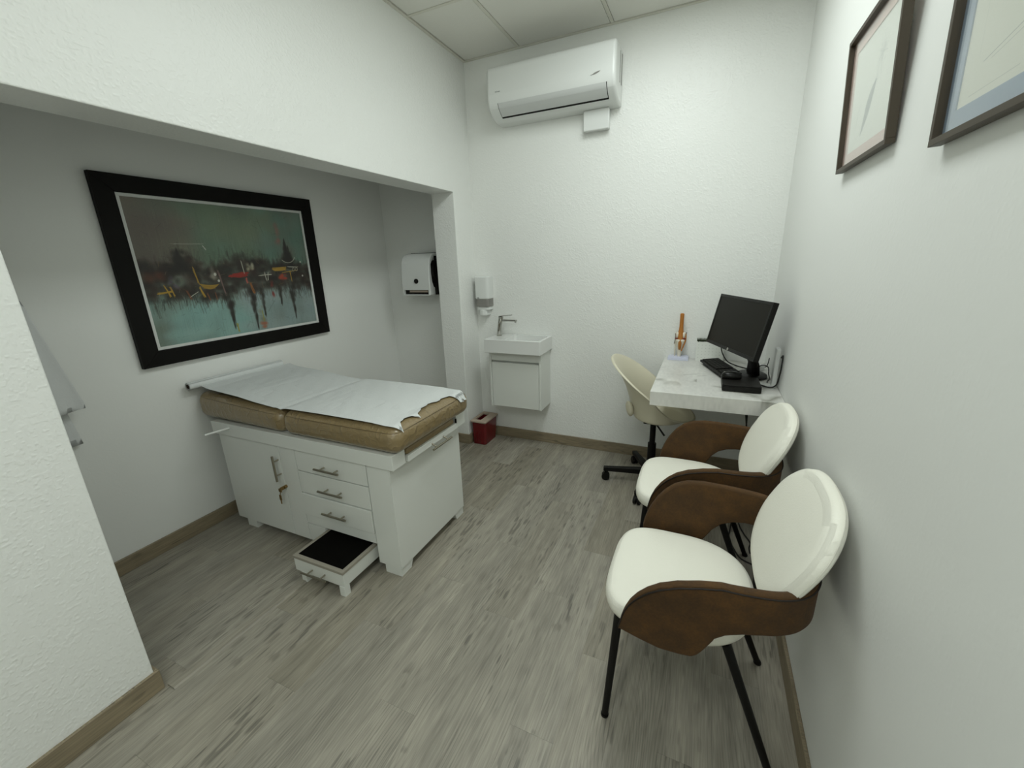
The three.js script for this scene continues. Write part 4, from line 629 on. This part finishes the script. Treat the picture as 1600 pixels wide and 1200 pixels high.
// ------------------------------------------------------------------ armchairs
function armchair(label, d0) {
  const o = thing('armchair', label, 'chair', [0.03, 0, d0], 'white and brown visitor armchairs');
  // brown shell: a band swept round the seat
  const topT = [[-0.14, 0.452], [-0.137, 0.475], [-0.13, 0.505], [-0.115, 0.543], [-0.095, 0.578], [-0.07, 0.61], [-0.04, 0.637], [0, 0.657], [0.05, 0.668], [0.1, 0.672], [0.24, 0.672], [0.4, 0.668]];
  const botT = [[-0.14, 0.436], [-0.1, 0.428], [-0.03, 0.416], [0.03, 0.418], [0.05, 0.421], [0.062, 0.43], [0.073, 0.446], [0.085, 0.468], [0.1, 0.497], [0.125, 0.522], [0.16, 0.538], [0.2, 0.547], [0.25, 0.552], [0.4, 0.556]];
  const path = [], xb = 0.10, ax = 0.222, hw = 0.247;
  for (let i = 0; i <= 60; i++) path.push([-0.14 + (xb + 0.14) * i / 60, -hw - 0.006 * Math.sin(i / 60 * Math.PI)]);
  for (let i = 1; i < 140; i++) { const a = (-90 + 180 * i / 140) * Math.PI / 180; path.push([xb + ax * Math.pow(Math.cos(a), 2 / 3.3), (hw + 0.002) * spow(Math.sin(a), 2 / 3.3)]); }
  for (let i = 60; i >= 0; i--) path.push([-0.14 + (xb + 0.14) * i / 60, hw + 0.006 * Math.sin(i / 60 * Math.PI)]);
  const rings = [], pipe = [], th = 0.013;
  path.forEach((p, i) => {
    const q = path[Math.min(path.length - 1, i + 1)], r = path[Math.max(0, i - 1)]; let tx = q[0] - r[0], ts = q[1] - r[1]; const l = Math.hypot(tx, ts) || 1; tx /= l; ts /= l; const nx = ts, ns = -tx; // outward
    let y1 = lerpT(topT, p[0]), y0 = lerpT(botT, p[0]); const hh = y1 - y0, e = Math.min(0.012, hh * 0.3), ring = [];
    const flare = (y) => 0.02 * sm(0.5, 0.67, y) * sm(0.2, -0.05, p[0]);
    const prof = [[-th, y0 + e], [-th * 0.7, y0 + e * 0.3], [0, y0], [th * 0.7, y0 + e * 0.3], [th, y0 + e], [th, y0 + hh * 0.35], [th, y0 + hh * 0.65], [th, y1 - e], [th * 0.75, y1 - e * 0.25], [0, y1], [-th * 0.75, y1 - e * 0.25], [-th, y1 - e], [-th, y0 + hh * 0.65], [-th, y0 + hh * 0.35]];
    for (const [n, y] of prof) { const f = n + flare(y); ring.push(V(p[0] + nx * f, y, d0 + p[1] + ns * f)); }
    rings.push(ring); const f = th + flare(y1) + 0.0005; pipe.push(V(p[0] + nx * f, y1 - e * 0.75, d0 + p[1] + ns * f));
  });
  part(o, 'arm_shell', loft(rings), mat.suede, 'brown suede shell forming armrests and back band');
  const pp = pipe.filter((_, i) => i % 3 === 0 || i === pipe.length - 1); part(o, 'piping', tube(pp, 0.0022, 260, 6), mat.piping, 'dark seam along the shell edge');
  // seat cushion
  const out = (s, y, ins) => Array.from({ length: 72 }, (_, i) => { const a = i / 72 * 6.2832, c = Math.cos(a), sn = Math.sin(a), n = c < 0 ? 4.2 : 2.35; const fx = (c < 0 ? 0.212 : 0.22), x = fx * spow(c, 2 / n), S = 0.222 * spow(sn, 2 / (c < 0 ? 3.6 : 2.35)); return V(x * s + 0.0, y, d0 + S * s); });
  part(o, 'seat', loft([out(0.86, 0.408), out(0.93, 0.410), out(0.975, 0.418), out(0.995, 0.43), out(1, 0.442), out(0.992, 0.455), out(0.968, 0.466), out(0.92, 0.473), out(0.8, 0.4775), out(0.5, 0.480), out(0.15, 0.481)]), mat.leather, 'white leather-look seat cushion');
  part(o, 'seat_frame', [bx(-0.15, 0.15, 0.394, 0.409, d0 - 0.165, d0 + 0.165, 0.003)], mat.blackMetal);
  // backrest pad
  const C0 = [0.284, 0.696], lean = 0.44, ex = 2 / 2.75;
  const bp = (s, w) => Array.from({ length: 80 }, (_, i) => { const a = i / 80 * 6.2832, v = 0.172 * spow(Math.sin(a), ex) * s, S = 0.23 * spow(Math.cos(a), ex) * (1 - 0.07 * Math.sin(a)) * (1 - 0.15 * sm(0.2, -1, Math.sin(a))) * s, cv = -0.012 * Math.pow(S / 0.23, 2); return V(C0[0] + v * Math.sin(lean) + (w + cv) * Math.cos(lean), C0[1] + v * Math.cos(lean) - (w + cv) * Math.sin(lean), d0 - 0.006 + S); });
  part(o, 'backrest', loft([bp(0.1, -0.029), bp(0.5, -0.028), bp(0.8, -0.026), bp(0.92, -0.021), bp(0.975, -0.012), bp(1, 0.0), bp(0.99, 0.009), bp(0.95, 0.015), bp(0.8, 0.018), bp(0.1, 0.02)]), mat.leather, 'white leather-look rounded backrest');
  part(o, 'backrest_seam', tube(bp(1.0, 0.0015).filter((_, i) => i % 2 === 0).map(p => p), 0.0014, 160, 5, true), mat.leather);
  part(o, 'back_support', bx(0.255, 0.306, 0.565, 0.63, d0 - 0.05, d0 + 0.05, 0.004), mat.blackMetal);
  const leg = (x0, s0, x1, s1) => part(o, 'leg', [cyl(V(x1, 0, d0 + s1), V(x0, 0.4, d0 + s0), 0.0105, 0.0135, 16), cyl(V(x1, 0, d0 + s1), V(x1 + (x0 - x1) * 0.02, 0.008, d0 + s1 + (s0 - s1) * 0.02), 0.0125, 0.0125, 14)], mat.blackMetal);
  leg(-0.155, -0.165, -0.18, -0.195); leg(-0.155, 0.165, -0.18, 0.195); leg(0.14, -0.155, 0.296, -0.195); leg(0.14, 0.155, 0.296, 0.205);
  return o;
}
armchair('white and brown armchair nearest the camera', 1.225);
armchair('white and brown armchair next to the desk', 1.853);

// ------------------------------------------------------------------ lab coat in the alcove
{
  const o = thing('lab_coat', 'white lab coat hanging in the alcove behind the left pier', 'coat', [XA + 0.04, 0.7, 0.5]);
  const sheet = (R, L, y0, y1, x0, amp, ph) => { const rings = []; for (let j = 0; j <= 26; j++) { const y = y1 + (y0 - y1) * j / 26, a = L(y), b = R(y), f = [], k = []; for (let i = 0; i <= 30; i++) { const t = i / 30, d = a + (b - a) * t, x = x0 + amp * (0.4 + 0.6 * j / 26) * Math.sin(t * 9 + ph + y * 2) + 0.02 * Math.sin(t * Math.PI); f.push(V(x, y, d)); k.push(V(x - 0.004, y, d)); } rings.push(f.concat(k.reverse())); } return loft(rings); };
  const Rb = [[0.70, 0.778], [0.73, 0.776], [0.9, 0.755], [1.2, 0.715], [1.36, 0.68], [1.45, 0.60]], Rs = [[0.86, 0.80], [0.893, 0.808], [1.0, 0.788], [1.1, 0.768], [1.243, 0.742], [1.355, 0.724], [1.42, 0.68]];
  part(o, 'body', sheet(y => lerpT(Rb, y), y => 0.24 + 0.03 * (1.45 - y) * -1, 0.715, 1.45, XA + 0.04, 0.012, 0.4), mat.coat);
  part(o, 'sleeve', sheet(y => lerpT(Rs, y), y => 0.58 - 0.02 * (1.4 - y), 0.882, 1.42, XA + 0.085, 0.008, 1.2), mat.coat);
  part(o, 'collar', loft([0, 1].map(k => Array.from({ length: 20 }, (_, i) => { const a = i / 20 * 6.2832; return V(XA + 0.055 + 0.02 * Math.cos(a), 1.45 + 0.05 * k, 0.46 + (0.14 - 0.05 * k) * Math.sin(a)); }))), mat.coat);
  const h = thing('coat_hook', 'metal coat hook on the alcove wall holding the lab coat', 'hook', [XA, 1.49, 0.46]);
  part(h, 'plate', bx(XA, XA + 0.006, 1.47, 1.53, 0.44, 0.48, 0.002), mat.steel); part(h, 'arm', tube([V(XA + 0.004, 1.50, 0.46), V(XA + 0.03, 1.495, 0.46), V(XA + 0.04, 1.52, 0.46)], 0.005, 20), mat.steel);
}

renderer.render(scene, camera);
